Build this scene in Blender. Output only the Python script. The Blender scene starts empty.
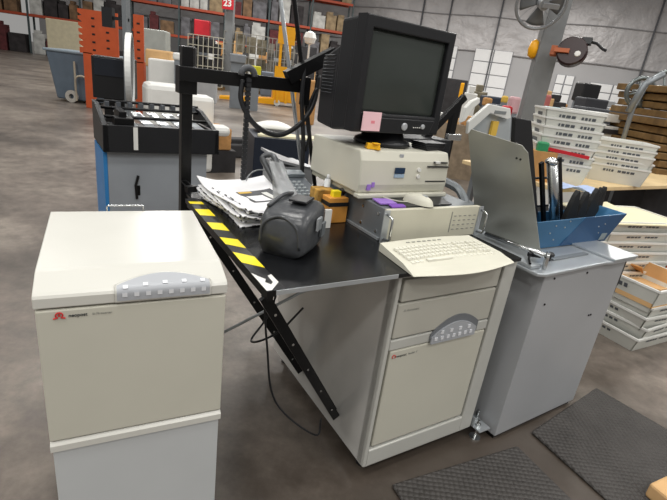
import bpy, bmesh, math, random
from mathutils import Matrix, Vector
random.seed(7)
PI = math.pi
sc = bpy.context.scene
COL = sc.collection
R = math.radians

# ------------------------------------------------------------------ camera
F_PX, PITCH, ROLL, H = 465.1, .364, .135, 1.27
fw = Vector((0, math.cos(PITCH), -math.sin(PITCH)))
up0 = Vector((0, math.sin(PITCH), math.cos(PITCH)))
rt0 = Vector((1, 0, 0))
rt = rt0*math.cos(ROLL) + up0*math.sin(ROLL)
up = -rt0*math.sin(ROLL) + up0*math.cos(ROLL)
cd = bpy.data.cameras.new('camera'); cam = bpy.data.objects.new('camera', cd); COL.objects.link(cam)
m3 = Matrix((rt, up, -fw)).transposed()
cam.matrix_world = Matrix.Translation((0, 0, H)) @ m3.to_4x4()
cd.sensor_fit = 'HORIZONTAL'; cd.sensor_width = 36; cd.lens = F_PX*36/667; cd.clip_end = 200; cd.clip_start = .02
sc.camera = cam
def ray(px, py): return fw + rt*((px-333.5)/F_PX) - up*((py-250)/F_PX)
def atz(px, py, z):
    d = ray(px, py); t = (z-H)/d.z; return Vector((d.x*t, d.y*t, z))
def aty(px, py, Y):
    d = ray(px, py); t = Y/d.y; return Vector((d.x*t, Y, H+d.z*t))

# ------------------------------------------------------------------ materials
def lin(h):
    h = h.lstrip('#'); o = []
    for i in (0, 2, 4):
        c = int(h[i:i+2], 16)/255
        o.append(c/12.92 if c <= .04045 else ((c+.055)/1.055)**2.4)
    return o
MC = {}
def mat(name, hx, rough=.5, metal=0., var=.08, scale=6., bump=0., bscale=60., emit=0., alpha=1., trans=0., ior=1.45):
    if name in MC: return MC[name]
    m = bpy.data.materials.new(name); m.use_nodes = True; nt = m.node_tree
    b = nt.nodes['Principled BSDF']
    c = lin(hx)
    tc = nt.nodes.new('ShaderNodeTexCoord'); nz = nt.nodes.new('ShaderNodeTexNoise')
    nz.inputs['Scale'].default_value = scale; nz.inputs['Detail'].default_value = 5
    nt.links.new(tc.outputs['Object'], nz.inputs['Vector'])
    rp = nt.nodes.new('ShaderNodeValToRGB')
    rp.color_ramp.elements[0].position = .3; rp.color_ramp.elements[1].position = .7
    rp.color_ramp.elements[0].color = [x*(1-var) for x in c]+[1]
    rp.color_ramp.elements[1].color = [min(1, x*(1+var)) for x in c]+[1]
    nt.links.new(nz.outputs['Fac'], rp.inputs['Fac']); nt.links.new(rp.outputs['Color'], b.inputs['Base Color'])
    b.inputs['Roughness'].default_value = rough; b.inputs['Metallic'].default_value = metal
    b.inputs['IOR'].default_value = ior
    if trans: b.inputs['Transmission Weight'].default_value = trans
    if alpha < 1: b.inputs['Alpha'].default_value = alpha
    if emit:
        b.inputs['Emission Color'].default_value = c+[1]; b.inputs['Emission Strength'].default_value = emit
    if bump:
        n2 = nt.nodes.new('ShaderNodeTexNoise'); n2.inputs['Scale'].default_value = bscale; n2.inputs['Detail'].default_value = 3
        nt.links.new(tc.outputs['Object'], n2.inputs['Vector'])
        bp = nt.nodes.new('ShaderNodeBump'); bp.inputs['Strength'].default_value = bump; bp.inputs['Distance'].default_value = .01
        nt.links.new(n2.outputs['Fac'], bp.inputs['Height']); nt.links.new(bp.outputs['Normal'], b.inputs['Normal'])
    MC[name] = m
    return m

cream = mat('cream_enamel', '#c2c0b3', .38, var=.02, bump=.03, bscale=300)
lidm = mat('lid_enamel', '#cac9c2', .26, var=.02)
putty = mat('putty_enamel', '#b4b2a8', .4, var=.03, bump=.03, bscale=300)
lower_grey = mat('lower_door_enamel', '#bcbfc0', .42, var=.02)
panel_grey = mat('panel_grey', '#a6a9ae', .4, var=.02)
button_m = mat('button_white', '#d8dade', .4, var=.02)
side_panel = mat('side_panel_enamel', '#cdccc8', .25, metal=.2, var=.10, scale=3)
black_top = mat('black_laminate', '#131416', .22, var=.3, scale=4)
black_metal = mat('black_metal', '#0e0e10', .38, metal=.3, var=.2)
black_plastic = mat('black_plastic', '#1c1d20', .42, var=.1)
screen_m = mat('screen_glass', '#3a3f3c', .16, var=.05)
beige = mat('beige_plastic', '#cbc9bb', .45, var=.03)
beige2 = mat('keyboard_plastic', '#cfcdbe', .5, var=.02)
keym = mat('key_plastic', '#dad8cb', .5, var=.01)
grey_metal = mat('grey_metal', '#83888c', .45, metal=.5, var=.06)
grey_paint = mat('grey_paint', '#a4a6a9', .36, metal=.1, var=.05, scale=3)
light_metal = mat('light_metal', '#b4b9bd', .3, metal=.55, var=.06)
chrome = mat('chrome', '#c8caca', .26, metal=1, var=.02)
brushed = mat('brushed_steel', '#b4b4ac', .34, metal=.6, var=.08, scale=3)
blue_m = mat('blue_metal', '#356a92', .4, metal=.2, var=.15, scale=5)
blue_edge = mat('blue_paint', '#2f78b4', .4)
paper = mat('paper', '#eeeef0', .7, var=.02)
paper_ink = mat('printed_ink', '#2b2d31', .7, var=.2)
yellow = mat('hazard_yellow', '#f2dc1c', .45, var=.03)
hblack = mat('hazard_black', '#17181a', .45)
purple = mat('purple_paper', '#9a76c8', .7)
purple2 = mat('violet_paper', '#7d4fb0', .7)
pink = mat('pink_paper', '#f8ccd3', .7)
pink2 = mat('pink_ink', '#ee8f9b', .7)
yel2 = mat('yellow_plastic', '#f0b41c', .4)
cardb = mat('cardboard', '#b98a55', .8, var=.12, scale=20)
cardl = mat('cardboard_light', '#d0a876', .85, var=.08, scale=8)
orange = mat('orange_enamel', '#c0552d', .45, var=.08)
bin_m = mat('bin_plastic', '#5e6b78', .5, var=.08)
white_m = mat('white_plastic', '#dcdcd8', .45, var=.04)
traym = mat('corrugated_tray', '#d2d3cc', .55, var=.06, scale=4)
stk = mat('stacker_yellow', '#f0aa10', .4, var=.06)
beam_m = mat('rack_orange', '#a84528', .5, var=.1)
upr_m = mat('rack_upright', '#3f4a4c', .5, var=.1)
redm = mat('red_enamel', '#c01f2c', .5)
brownw = mat('brown_wood', '#6f5530', .75, var=.3, scale=12)
wood = mat('light_wood', '#d8bf92', .6, var=.08, scale=8)
rubber = mat('rubber_mat', '#413e3c', .6, var=.15, scale=9, bump=.6, bscale=160)
tan = mat('tan_board', '#c9c0a4', .7)
darkgoods = mat('dark_goods', '#2c2b2d', .7, var=.3)
logo_red = mat('logo_red', '#c63030', .5)
logo_ink = mat('logo_ink', '#33373a', .5)
grey_ink = mat('grey_ink', '#8e8f88', .5)
sticker_blue = mat('sticker_blue', '#1c3550', .4)
foam = mat('wrap_plastic', '#45474a', .3, var=.2, scale=14, bump=.6, bscale=14)
clear = mat('clear_wrap', '#b8babc', .12, var=.1, bump=.7, bscale=40, alpha=.55)
slate = mat('phone_grey', '#5f656b', .5)
goldy = mat('gold_print', '#d9b24a', .6)
cream_sheet = mat('cream_sheet', '#e6dfbd', .6, var=.03)
green_m = mat('green_plastic', '#2d8a5a', .5)
teal_m = mat('teal_plastic', '#57c7b8', .5)
gnd = mat('ground_grey', '#7a7f84', .5)

def studded(m):
    nt = m.node_tree; b = nt.nodes['Principled BSDF']; tc = nt.nodes['Texture Coordinate']
    v = nt.nodes.new('ShaderNodeTexVoronoi'); v.inputs['Scale'].default_value = 55; v.inputs['Randomness'].default_value = .15
    nt.links.new(tc.outputs['Object'], v.inputs['Vector']); bp = nt.nodes.new('ShaderNodeBump'); bp.invert = True
    bp.inputs['Strength'].default_value = 1; bp.inputs['Distance'].default_value = .012
    nt.links.new(v.outputs['Distance'], bp.inputs['Height']); nt.links.new(bp.outputs['Normal'], b.inputs['Normal'])
studded(rubber)
def concrete():
    m = bpy.data.materials.new('polished_concrete'); m.use_nodes = True; nt = m.node_tree; b = nt.nodes['Principled BSDF']
    tc = nt.nodes.new('ShaderNodeTexCoord')
    n1 = nt.nodes.new('ShaderNodeTexNoise'); n1.inputs['Scale'].default_value = .9; n1.inputs['Detail'].default_value = 8; n1.inputs['Roughness'].default_value = .65
    n2 = nt.nodes.new('ShaderNodeTexNoise'); n2.inputs['Scale'].default_value = 11; n2.inputs['Detail'].default_value = 8; n2.inputs['Roughness'].default_value = .7
    for n in (n1, n2): nt.links.new(tc.outputs['Object'], n.inputs['Vector'])
    r1 = nt.nodes.new('ShaderNodeValToRGB'); e = r1.color_ramp.elements
    e[0].position = .34; e[0].color = lin('#57504a')+[1]; e[1].position = .66; e[1].color = lin('#958c82')+[1]
    k = e.new(.5); k.color = lin('#786f67')+[1]
    r2 = nt.nodes.new('ShaderNodeValToRGB'); e = r2.color_ramp.elements
    e[0].position = .3; e[0].color = (.42, .41, .40, 1); e[1].position = .68; e[1].color = (1.12, 1.1, 1.08, 1)
    mx = nt.nodes.new('ShaderNodeMixRGB'); mx.blend_type = 'MULTIPLY'; mx.inputs[0].default_value = .75
    nt.links.new(n1.outputs['Fac'], r1.inputs['Fac']); nt.links.new(n2.outputs['Fac'], r2.inputs['Fac'])
    nt.links.new(r1.outputs['Color'], mx.inputs[1]); nt.links.new(r2.outputs['Color'], mx.inputs[2])
    # darker brown, mottled patch of concrete around the machines
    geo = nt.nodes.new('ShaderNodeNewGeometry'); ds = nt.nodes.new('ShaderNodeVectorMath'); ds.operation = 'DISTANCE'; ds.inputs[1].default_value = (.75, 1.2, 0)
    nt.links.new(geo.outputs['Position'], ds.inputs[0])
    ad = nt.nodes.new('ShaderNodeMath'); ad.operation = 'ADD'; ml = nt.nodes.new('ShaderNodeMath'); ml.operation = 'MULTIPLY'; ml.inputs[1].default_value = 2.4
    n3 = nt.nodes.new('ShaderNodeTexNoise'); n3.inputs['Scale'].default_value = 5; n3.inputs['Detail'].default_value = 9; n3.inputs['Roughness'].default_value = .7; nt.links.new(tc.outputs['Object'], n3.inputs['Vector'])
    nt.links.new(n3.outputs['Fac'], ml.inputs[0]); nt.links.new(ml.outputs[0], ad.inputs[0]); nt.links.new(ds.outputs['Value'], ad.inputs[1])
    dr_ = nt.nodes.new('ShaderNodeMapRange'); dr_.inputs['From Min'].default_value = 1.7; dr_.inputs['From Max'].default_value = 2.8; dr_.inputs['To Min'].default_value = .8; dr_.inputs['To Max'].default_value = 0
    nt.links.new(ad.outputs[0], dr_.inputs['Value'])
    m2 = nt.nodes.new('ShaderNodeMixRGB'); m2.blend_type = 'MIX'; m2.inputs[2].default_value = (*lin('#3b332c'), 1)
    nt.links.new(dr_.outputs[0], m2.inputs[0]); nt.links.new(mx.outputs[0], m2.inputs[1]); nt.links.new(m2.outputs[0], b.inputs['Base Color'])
    r3 = nt.nodes.new('ShaderNodeMapRange'); r3.inputs['To Min'].default_value = .25; r3.inputs['To Max'].default_value = .5
    nt.links.new(n2.outputs['Fac'], r3.inputs['Value']); nt.links.new(r3.outputs[0], b.inputs['Roughness'])
    bp = nt.nodes.new('ShaderNodeBump'); bp.inputs['Strength'].default_value = .08
    nt.links.new(n2.outputs['Fac'], bp.inputs['Height']); nt.links.new(bp.outputs['Normal'], b.inputs['Normal'])
    return m
def insulation():
    m = mat('insulation_foil', '#b7b4b4', .45, metal=.3, var=.10, scale=.7)
    nt = m.node_tree; b = nt.nodes['Principled BSDF']; tc = nt.nodes['Texture Coordinate']
    v = nt.nodes.new('ShaderNodeTexNoise'); v.inputs['Scale'].default_value = 1.1; v.inputs['Detail'].default_value = 6; v.inputs['Distortion'].default_value = .3
    nt.links.new(tc.outputs['Object'], v.inputs['Vector'])
    bp = nt.nodes.new('ShaderNodeBump'); bp.inputs['Strength'].default_value = .6; bp.inputs['Distance'].default_value = .25
    nt.links.new(v.outputs['Fac'], bp.inputs['Height']); nt.links.new(bp.outputs['Normal'], b.inputs['Normal'])
    return m

# ------------------------------------------------------------------ mesh helpers
class MB:
    def __init__(s): s.bm = bmesh.new(); s.mi = 0
    def _f(s, vs):
        try: f = s.bm.faces.new(vs); f.material_index = s.mi; return f
        except ValueError: return None
    def hexa(s, p):
        v = [s.bm.verts.new(x) for x in p]
        for q in ((3, 2, 1, 0), (4, 5, 6, 7), (0, 1, 5, 4), (1, 2, 6, 5), (2, 3, 7, 6), (3, 0, 4, 7)): s._f([v[i] for i in q])
        return s
    def box(s, x0, x1, y0, y1, z0, z1, M=None):
        p = [Vector(a) for a in ((x0, y0, z0), (x1, y0, z0), (x1, y1, z0), (x0, y1, z0), (x0, y0, z1), (x1, y0, z1), (x1, y1, z1), (x0, y1, z1))]
        if M: p = [M @ a for a in p]
        return s.hexa(p)
    def prism(s, poly, vec):
        vec = Vector(vec); a = [s.bm.verts.new(Vector(p)) for p in poly]; b = [s.bm.verts.new(Vector(p)+vec) for p in poly]
        s._f(a[::-1]); s._f(b); n = len(a)
        for i in range(n): s._f([a[i], a[(i+1) % n], b[(i+1) % n], b[i]])
        return s
    def cyl(s, p0, p1, r0, r1=None, seg=16, caps=True):
        return s.tube([p0, p1], r0, seg, r1, caps)
    def tube(s, pts, r, seg=8, r1=None, caps=True):
        pts = [Vector(p) for p in pts]; rings = []; n = len(pts); ref = None
        for i, p in enumerate(pts):
            t = (pts[min(i+1, n-1)]-pts[max(i-1, 0)]).normalized()
            if ref is None: ref = Vector((0, 0, 1)) if abs(t.z) < .9 else Vector((1, 0, 0))
            a = t.cross(ref).normalized(); b = a.cross(t).normalized(); ref = b
            rr = r if r1 is None else r+(r1-r)*i/(n-1)
            rings.append([s.bm.verts.new(p+(a*math.cos(2*PI*k/seg)+b*math.sin(2*PI*k/seg))*rr) for k in range(seg)])
        for i in range(n-1):
            for k in range(seg): s._f([rings[i][k], rings[i][(k+1) % seg], rings[i+1][(k+1) % seg], rings[i+1][k]])
        if caps: s._f(rings[0][::-1]); s._f(rings[-1])
        return s
    def grid(s, fn, nu, nv):
        g = [[s.bm.verts.new(fn(i/nu, j/nv)) for i in range(nu+1)] for j in range(nv+1)]
        for j in range(nv):
            for i in range(nu): s._f([g[j][i], g[j][i+1], g[j+1][i+1], g[j+1][i]])
        return s
    def lathe(s, prof, c, seg=24, M=None, caps=True):
        rings = []
        for r, z in prof:
            ring = []
            for k in range(seg):
                p = Vector((r*math.cos(2*PI*k/seg), r*math.sin(2*PI*k/seg), z))
                if M: p = M @ p
                ring.append(s.bm.verts.new(p+Vector(c)))
            rings.append(ring)
        for i in range(len(rings)-1):
            for k in range(seg): s._f([rings[i][k], rings[i][(k+1) % seg], rings[i+1][(k+1) % seg], rings[i+1][k]])
        if caps and prof[0][0] > 1e-5: s._f(rings[0][::-1])
        if caps and prof[-1][0] > 1e-5: s._f(rings[-1])
        return s
WM = {}
ID = Matrix.Identity(4)
def frame(x, y, yaw, z=0): return Matrix.Translation((x, y, z)) @ Matrix.Rotation(yaw, 4, 'Z')
def settag(o, label=None, cat=None, group=None, kind=None):
    if label: o['label'] = label
    if cat: o['category'] = cat
    if group: o['group'] = group
    if kind: o['kind'] = kind
def thing(name, label, cat, fr=ID, pos=(0, 0, 0), rz=0, group=None):
    o = bpy.data.objects.new(name, None); COL.objects.link(o); o.empty_display_size = .05
    w = fr @ Matrix.Translation(pos) @ Matrix.Rotation(rz, 4, 'Z')
    o.matrix_world = w; o.location = w.to_translation(); o.rotation_euler = w.to_euler(); WM[o.name] = w
    settag(o, label, cat, group); return o
def part(name, mb, mats, parent=None, fr=ID, smooth=False, bev=0, seg=2, subd=0, solid=0, label=None, kind=None):
    if not isinstance(mats, (list, tuple)): mats = [mats]
    bm = mb.bm
    bmesh.ops.remove_doubles(bm, verts=bm.verts, dist=1e-6)
    bmesh.ops.recalc_face_normals(bm, faces=bm.faces)
    if parent is not None: w = WM[parent.name]
    else:
        cs = [fr @ v.co for v in bm.verts]
        c = Vector(((min(p.x for p in cs)+max(p.x for p in cs))/2, (min(p.y for p in cs)+max(p.y for p in cs))/2, min(p.z for p in cs)))
        w = Matrix.Translation(c) @ Matrix.Rotation(fr.to_euler().z, 4, 'Z')
    T = w.inverted() @ fr
    for v in bm.verts: v.co = T @ v.co
    me = bpy.data.meshes.new(name); bm.to_mesh(me); bm.free()
    for m in mats: me.materials.append(m)
    for p in me.polygons: p.use_smooth = smooth
    o = bpy.data.objects.new(name, me); COL.objects.link(o)
    if parent is not None: o.parent = parent; WM[o.name] = WM[parent.name]
    else: o.location = w.to_translation(); o.rotation_euler = w.to_euler(); WM[o.name] = w
    if bev:
        b = o.modifiers.new('bevel', 'BEVEL'); b.width = bev; b.segments = seg; b.limit_method = 'ANGLE'; b.angle_limit = R(35)
    if solid:
        b = o.modifiers.new('solid', 'SOLIDIFY'); b.thickness = solid; b.offset = 0
    if subd:
        b = o.modifiers.new('sub', 'SUBSURF'); b.levels = subd; b.render_levels = subd
    if label: o['label'] = label
    if kind: o['kind'] = kind
    return o
def solo(name, label, cat, mb, mats, fr=ID, group=None, **k):
    o = part(name, mb, mats, None, fr, **k); settag(o, label, cat, group); return o
def struct(name, mb, mats, fr=ID, **k):
    o = part(name, mb, mats, None, fr, **k); o['kind'] = 'structure'; return o
def dup(root, w, label=None, group=None):
    r = root.copy(); COL.objects.link(r); r.matrix_world = w; r.location = w.to_translation(); r.rotation_euler = w.to_euler(); WM[r.name] = w
    if label: r['label'] = label
    if group: r['group'] = group
    for ch in list(root.children):
        c = ch.copy(); COL.objects.link(c); c.parent = r
        for g in list(ch.children):
            d = g.copy(); COL.objects.link(d); d.parent = c
    return r
def text_mb(body, size, M, bold=.0):
    cu = bpy.data.curves.new('t', 'FONT'); cu.body = body; cu.size = size; cu.extrude = .0003; cu.offset = bold
    o = bpy.data.objects.new('t', cu); COL.objects.link(o)
    dg = bpy.context.evaluated_depsgraph_get(); me = bpy.data.meshes.new_from_object(o.evaluated_get(dg))
    bpy.data.objects.remove(o); mb = MB(); mb.bm.from_mesh(me); bpy.data.meshes.remove(me)
    for v in mb.bm.verts: v.co = M @ v.co
    return mb
def curve_pts(pts, n=24):
    pts = [Vector(p) for p in pts]; P = [pts[0]*2-pts[1]]+pts+[pts[-1]*2-pts[-2]]; out = []
    for i in range(1, len(P)-2):
        for k in range(n):
            t = k/n; a, b, c, d = P[i-1:i+3]
            out.append(.5*((2*b)+(c-a)*t+(2*a-5*b+4*c-d)*t*t+(3*b-a-3*c+d)*t**3))
    return out+[pts[-1]]
# vertical face helper: local x to the right, local y up, facing -v of a frame
def face_m(u, v, z): return Matrix.Translation((u, v, z)) @ Matrix.Rotation(PI/2, 4, 'X')

T = frame(.188, 1.214, .574)            # frame of the worktop and the middle cabinet
P = frame(-.556, .769, .486, .1524) @ Matrix.Scale(.88, 4)   # frame of the left machine

# ------------------------------------------------------------------ setting
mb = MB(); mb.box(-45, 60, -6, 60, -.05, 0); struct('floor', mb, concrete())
W = frame(0, 38, -.35)
wl = mat('wall_paint', '#b2b1b2', .7, var=.05, scale=.5)
mb = MB(); mb.box(-34, 45, 0, .3, 0, 3.75); struct('wall_back', mb, wl, W)
mb = MB(); mb.box(-34, 45, -.06, .3, 3.75, 11)
struct('trim_1', mb, insulation(), W)
mb = MB()
for z in (3.75, 5.9, 8.0, 10.0): mb.tube([(x, -.08, z+.04*math.sin(x*.9)) for x in range(-34, 46)], .045, 6)
struct('trim_2', mb, mat('insulation_band', '#8d8b8c', .6), W)
mb = MB()
for x in (4.2, 6.1, 9.4, 13.2, 18.4, 22.6): mb.box(x, x+.09, -.22, -.08, 0, 11)
struct('trim_3', mb, mat('girt_steel', '#5a5b5f', .6), W)
# dock doors
def wall_hit(px, py):
    d = ray(px, py); Wi = W.inverted(); o = Wi @ Vector((0, 0, H)); e = Wi.to_3x3() @ d; t = (-.02-o.y)/e.y; return o+e*t
doorm = mat('dock_door', '#f0f0f0', .5, var=.02)
def dock(n, px0, px1, pyt):
    a = wall_hit(px0, pyt); b = wall_hit(px1, pyt); x0, x1, zt = a.x, b.x, a.z
    root = thing('door_%d' % n, None, None, W, ((x0+x1)/2, -.02, 0)); root['kind'] = 'structure'
    rows = 5; mb = MB()
    mb.box(x0, x1, -.08, -.01, 0, zt); part('door_frame', mb, mat('door_groove', '#8c8d92', .6), root, W)
    cw = (x1-x0)/2
    for i in range(2):
        for j in range(rows):
            mb = MB(); mb.box(x0+i*cw+.04, x0+(i+1)*cw-.04, -.14, -.08, j*zt/rows+.025, (j+1)*zt/rows-.025)
            part('door_panel', mb, doorm, root, W, bev=.02)
dock(1, 476, 515, 48)
dock(2, 446, 459, 45)
dock(3, 557, 576, 74)
dock(4, 590, 640, 82)

# ------------------------------------------------------------------ left machine (cream cabinet with lid)
root = thing('mailing_machine', 'cream machine cabinet with lid and curved grey button panel, front left by the worktop', 'machine', P, (.21, .27, -.173))
w, d = .421, .539
mb = MB(); mb.box(.006, w-.006, .012, d-.01, -.15, .70); part('body', mb, putty, root, P, bev=.004)
mb = MB(); mb.box(0, w, 0, .03, .330, .698); part('front_panel', mb, cream, root, P, bev=.004)
mb = MB(); mb.prism([(0, -.004, .300), (0, .02, .300), (0, .02, .326), (0, .004, .326), (0, -.004, .318)], (w, 0, 0)); part('trim_strip', mb, lidm, root, P)
mb = MB(); mb.box(.004, w-.004, .002, .02, -.14, .297); part('lower_door', mb, lower_grey, root, P, bev=.003)
prof = [(0, .703), (0, .728), (.004, .734), (.012, .738), (.085, .756), (.10, .758), (d-.006, .758), (d, .752), (d, .703)]
mb = MB(); mb.prism([(-.003, a, b) for a, b in prof], (w+.006, 0, 0)); part('lid', mb, lidm, root, P, bev=.003)
def lidmap(t):   # arc length along the front of the lid -> (v,z)
    seq = [(-.0025, .703), (-.0025, .728), (.002, .7365), (.011, .7405), (.085, .7585)]
    for a, b in zip(seq, seq[1:]):
        L = math.hypot(b[0]-a[0], b[1]-a[1])
        if t <= L: return (a[0]+(b[0]-a[0])*t/L, a[1]+(b[1]-a[1])*t/L)
        t -= L
    return seq[-1]
def arch(s): return .046+.040*math.sin(PI*min(1, max(0, s)))**.9
u0, u1 = .165, .378
def cp(grow, lift, lo=.004):
    def f(a, b):
        u = u0-grow+(u1-u0+2*grow)*a; t = lo+(arch(a)+grow-lo)*b; v, z = lidmap(t); return Vector((u, v-lift, z+lift))
    return f
mb = MB(); mb.grid(cp(.004, .0005, .001), 24, 14); part('panel_rim', mb, lidm, root, P, smooth=True, solid=.001)
mb = MB(); mb.grid(cp(0, .0018, .005), 24, 14); cpn = part('control_panel', mb, panel_grey, root, P, smooth=True)
def btn(uc, tc, parent):
    mb = MB(); h = .0055
    pts = []
    for uu, tt in ((uc-h, tc-h), (uc+h, tc-h), (uc+h, tc+h), (uc-h, tc+h)):
        v, z = lidmap(tt); pts.append(Vector((uu, v-.0021, z+.0021)))
    mb.prism(pts, (0, -.0012, .0012)); part('button', mb, button_m, parent, P)
for i in range(8): btn(.182+i*.0258, .019, cpn)
for i, t in enumerate((.040, .045, .048, .048, .046)): btn(.184+i*.0445, t, cpn)
mb = text_mb('neopost', .0115, face_m(.064, -.001, .678), .0002); part('maker_lettering', mb, logo_ink, root, P, label='small dark maker lettering')
mb = text_mb('SI-76 inserter', .0075, face_m(.112, -.001, .6785)); part('model_lettering', mb, grey_ink, root, P, label='small grey lettering')
mb = MB(); mb.tube([(.046+.007*math.cos(a), -.002, .685+.0065*math.sin(a)) for a in [R(x) for x in range(-60, 241, 20)]], .0017, 6)
mb.tube([(.034, -.002, .677), (.043, -.002, .679)], .0017, 6); mb.tube([(.049, -.002, .679), (.058, -.002, .677)], .0017, 6); mb.box(.044, .048, -.003, 0, .682, .687)
part('red_emblem', mb, logo_red, root, P, label='red emblem')
mb = MB(); mb.tube([(.155, d+.01, .74), (.155, d+.01, .768), (.158, d+.01, .771), (.262, d+.01, .771), (.265, d+.01, .768), (.265, d+.01, .74)], .003, 8)
mb.box(.15, .27, d-.002, d+.014, .735, .742); part('handle', mb, chrome, root, P, label='chrome handle')
for u in (.05, w-.05):
    for v in (.06, d-.06):
        mb = MB(); mb.cyl((u, v, -.173), (u, v, -.148), .02); part('foot', mb, black_plastic, root, P)

# ------------------------------------------------------------------ worktop with hazard tape and braces
root = thing('worktop', 'black laminate worktop edged with yellow and black hazard tape, on folding braces', 'worktop', T, (.05, .4, 0))
mb = MB(); mb.box(-.387, .500, -.028, .82, .763, .775); part('top_slab', mb, black_top, root, T, bev=.0015)
mb = MB(); mb.box(-.385, -.02, -.0295, -.027, .7635, .7755); part('edge_highlight', mb, light_metal, root, T)  # pale strip stands in for the highlight along the slab's front edge
mb = MB(); mb.box(-.408, -.387, -.028, .74, .760, .775); mb.box(-.402, -.388, -.02, .74, .745, .760); rail = part('side_rail', mb, black_metal, root, T)
mb = MB(); mb.box(-.408, -.362, -.026, .74, .7753, .776)
mb.mi = 1
for a0, a1, b0, b1 in ((.70, .675, .694, .662), (.612, .545, .600, .528), (.472, .408, .455, .382), (.336, .280, .308, .238), (.220, .146, .176, .100), (.746, .725, .74, .72)):
    if a0 > .73: continue
    mb.prism([(-.408, a0, .776), (-.362, b0, .776), (-.362, b1, .776), (-.408, a1, .776)], (0, 0, .0006))
mb.mi = 2
mb.prism([(-.408, .078, .776), (-.405, .072, .776), (-.390, .045, .776), (-.362, .058, .776), (-.362, .012, .776), (-.395, -.024, .776), (-.408, -.024, .776)], (0, 0, .0006))
mb.mi = 0; mb.prism([(-.400, .06, .7766), (-.374, .075, .7766), (-.376, .015, .7766), (-.385, .004, .7766), (-.394, .02, .7766), (-.386, .035, .7766)], (0, 0, .0005))
part('hazard_tape', mb, [hblack, yellow, white_m], root, T, label='yellow and black diagonal hazard tape')
def beam(mb, p0, p1, wv, h):
    p0, p1 = Vector(p0), Vector(p1); t = (p1-p0).normalized(); a = Vector((0, 1, 0)); b = t.cross(a).normalized()
    q = []
    for p in (p0, p1):
        for i, j in ((-1, -1), (1, -1), (1, 1), (-1, 1)): q.append(p+a*wv*i/2+b*h*j/2)
    mb.hexa(q)
for v0, v1 in ((.005, .165), (.60, .45)):
    mb = MB(); beam(mb, (-.40, v0, .745), (-.012, v1, .125), .012, .028); beam(mb, (-.39, v0+.022, .742), (-.006, v1+.022, .135), .006, .02)
    br = part('brace', mb, black_metal, root, T)
    for k in (.1, .3, .5, .7, .9):
        mb = MB(); p = Vector((-.40, v0-.006, .745)).lerp(Vector((-.012, v1-.006, .125)), k); mb.cyl(p, p+Vector((0, -.002, 0)), .004, seg=8); part('rivet', mb, chrome, br, T)
mb = MB(); mb.tube([(-.42, .35, .42), (-.18, .22, .62), (-.02, .12, .735)], .005, 8); part('stay_rod', mb, light_metal, root, T, label='thin pale metal stay rod')

# ------------------------------------------------------------------ middle cabinet
root = thing('machine_cabinet', 'pale grey cabinet with two drawers and curved button panel under the keyboard', 'cabinet', T, (.25, .37, 0))
mb = MB()
mb.box(0, .012, 0, .74, .05, .762); part('side_panel', mb, side_panel, root, T, bev=.002)
mb = MB(); mb.box(.497, .509, 0, .74, .05, .762); part('side_panel', mb, putty, root, T, bev=.002)
mb = MB(); mb.box(.012, .497, .03, .735, .06, .755); part('carcass', mb, mat('carcass_grey', '#3f3f3e', .6), root, T)
fm = mat('frame_enamel', '#b9b9b3', .35, var=.03)
mb = MB(); mb.box(0, .014, -.012, .03, .05, .762); mb.box(.448, .509, -.012, .03, .05, .762); mb.box(.014, .448, -.012, .03, .05, .118); mb.box(.014, .448, -.012, .03, .75, .762)
part('front_frame', mb, fm, root, T, bev=.004)
def drawer(nm, z0, z1, m, u0=.028, u1=.440, parent=None):
    mb = MB(); mb.box(u0, u1, -.008, .028, z0, z1); return part(nm, mb, m, root, T, bev=.004)
drawer('drawer', .669, .742, putty)
dr = drawer('drawer', .545, .663, putty, .022)
drawer('door', .128, .500, cream, .026)
drawer('divider_band', .503, .540, fm, .018, .444)
def arc_panel(a0, a1, z0, h, e):
    n = 20; pts = [(a0, z0)]
    pts += [(a0+(a1-a0)*i/n, z0+.016+h*math.sin(PI*(i/n*.9+.02))**.8) for i in range(n+1)]; pts += [(a1, z0)]
    return pts
mb = MB(); mb.prism([(a, -.009, b) for a, b in arc_panel(.176, .388, .512, .062, 0)], (0, -.003, 0)); rec = part('panel_recess', mb, mat('recess_grey', '#6f7276', .5), root, T, label='dark grey arched recess')  # arched plate in one even, darker grey behind the button panel
mb = MB(); mb.prism([(a, -.012, b) for a, b in arc_panel(.180, .376, .500, .05, 0)], (0, -.006, 0)); cpn = part('control_panel', mb, panel_grey, root, T)
for i in range(7):
    mb = MB(); mb.box(.190+i*.026, .202+i*.026, -.0205, -.018, .512, .524); part('button', mb, button_m, cpn, T)
for i in range(4):
    mb = MB(); mb.box(.212+i*.04, .224+i*.04, -.0205, -.018, .534, .546); part('button', mb, button_m, cpn, T)
mb = text_mb('neopost', .013, face_m(.05, -.0085, .474)); part('maker_lettering', mb, logo_ink, root, T)
mb = MB(); mb.tube([(.042+.006*math.cos(a), -.0095, .480+.006*math.sin(a)) for a in [R(x) for x in range(-60, 241, 25)]], .0013, 6); part('red_emblem', mb, logo_red, root, T)
mb = text_mb('feeder 1', .011, face_m(.10, -.0085, .475)); part('model_lettering', mb, grey_ink, root, T)
mb = text_mb('A document', .012, face_m(.045, -.0085, .636)); part('drawer_lettering', mb, grey_ink, dr, T)
for u in (.05, .46):
    for v in (.05, .69):
        mb = MB(); mb.cyl((u, v, 0), (u, v, .05), .012); mb.cyl((u, v, 0), (u, v, .008), .025); part('foot', mb, black_plastic, root, T)
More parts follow.
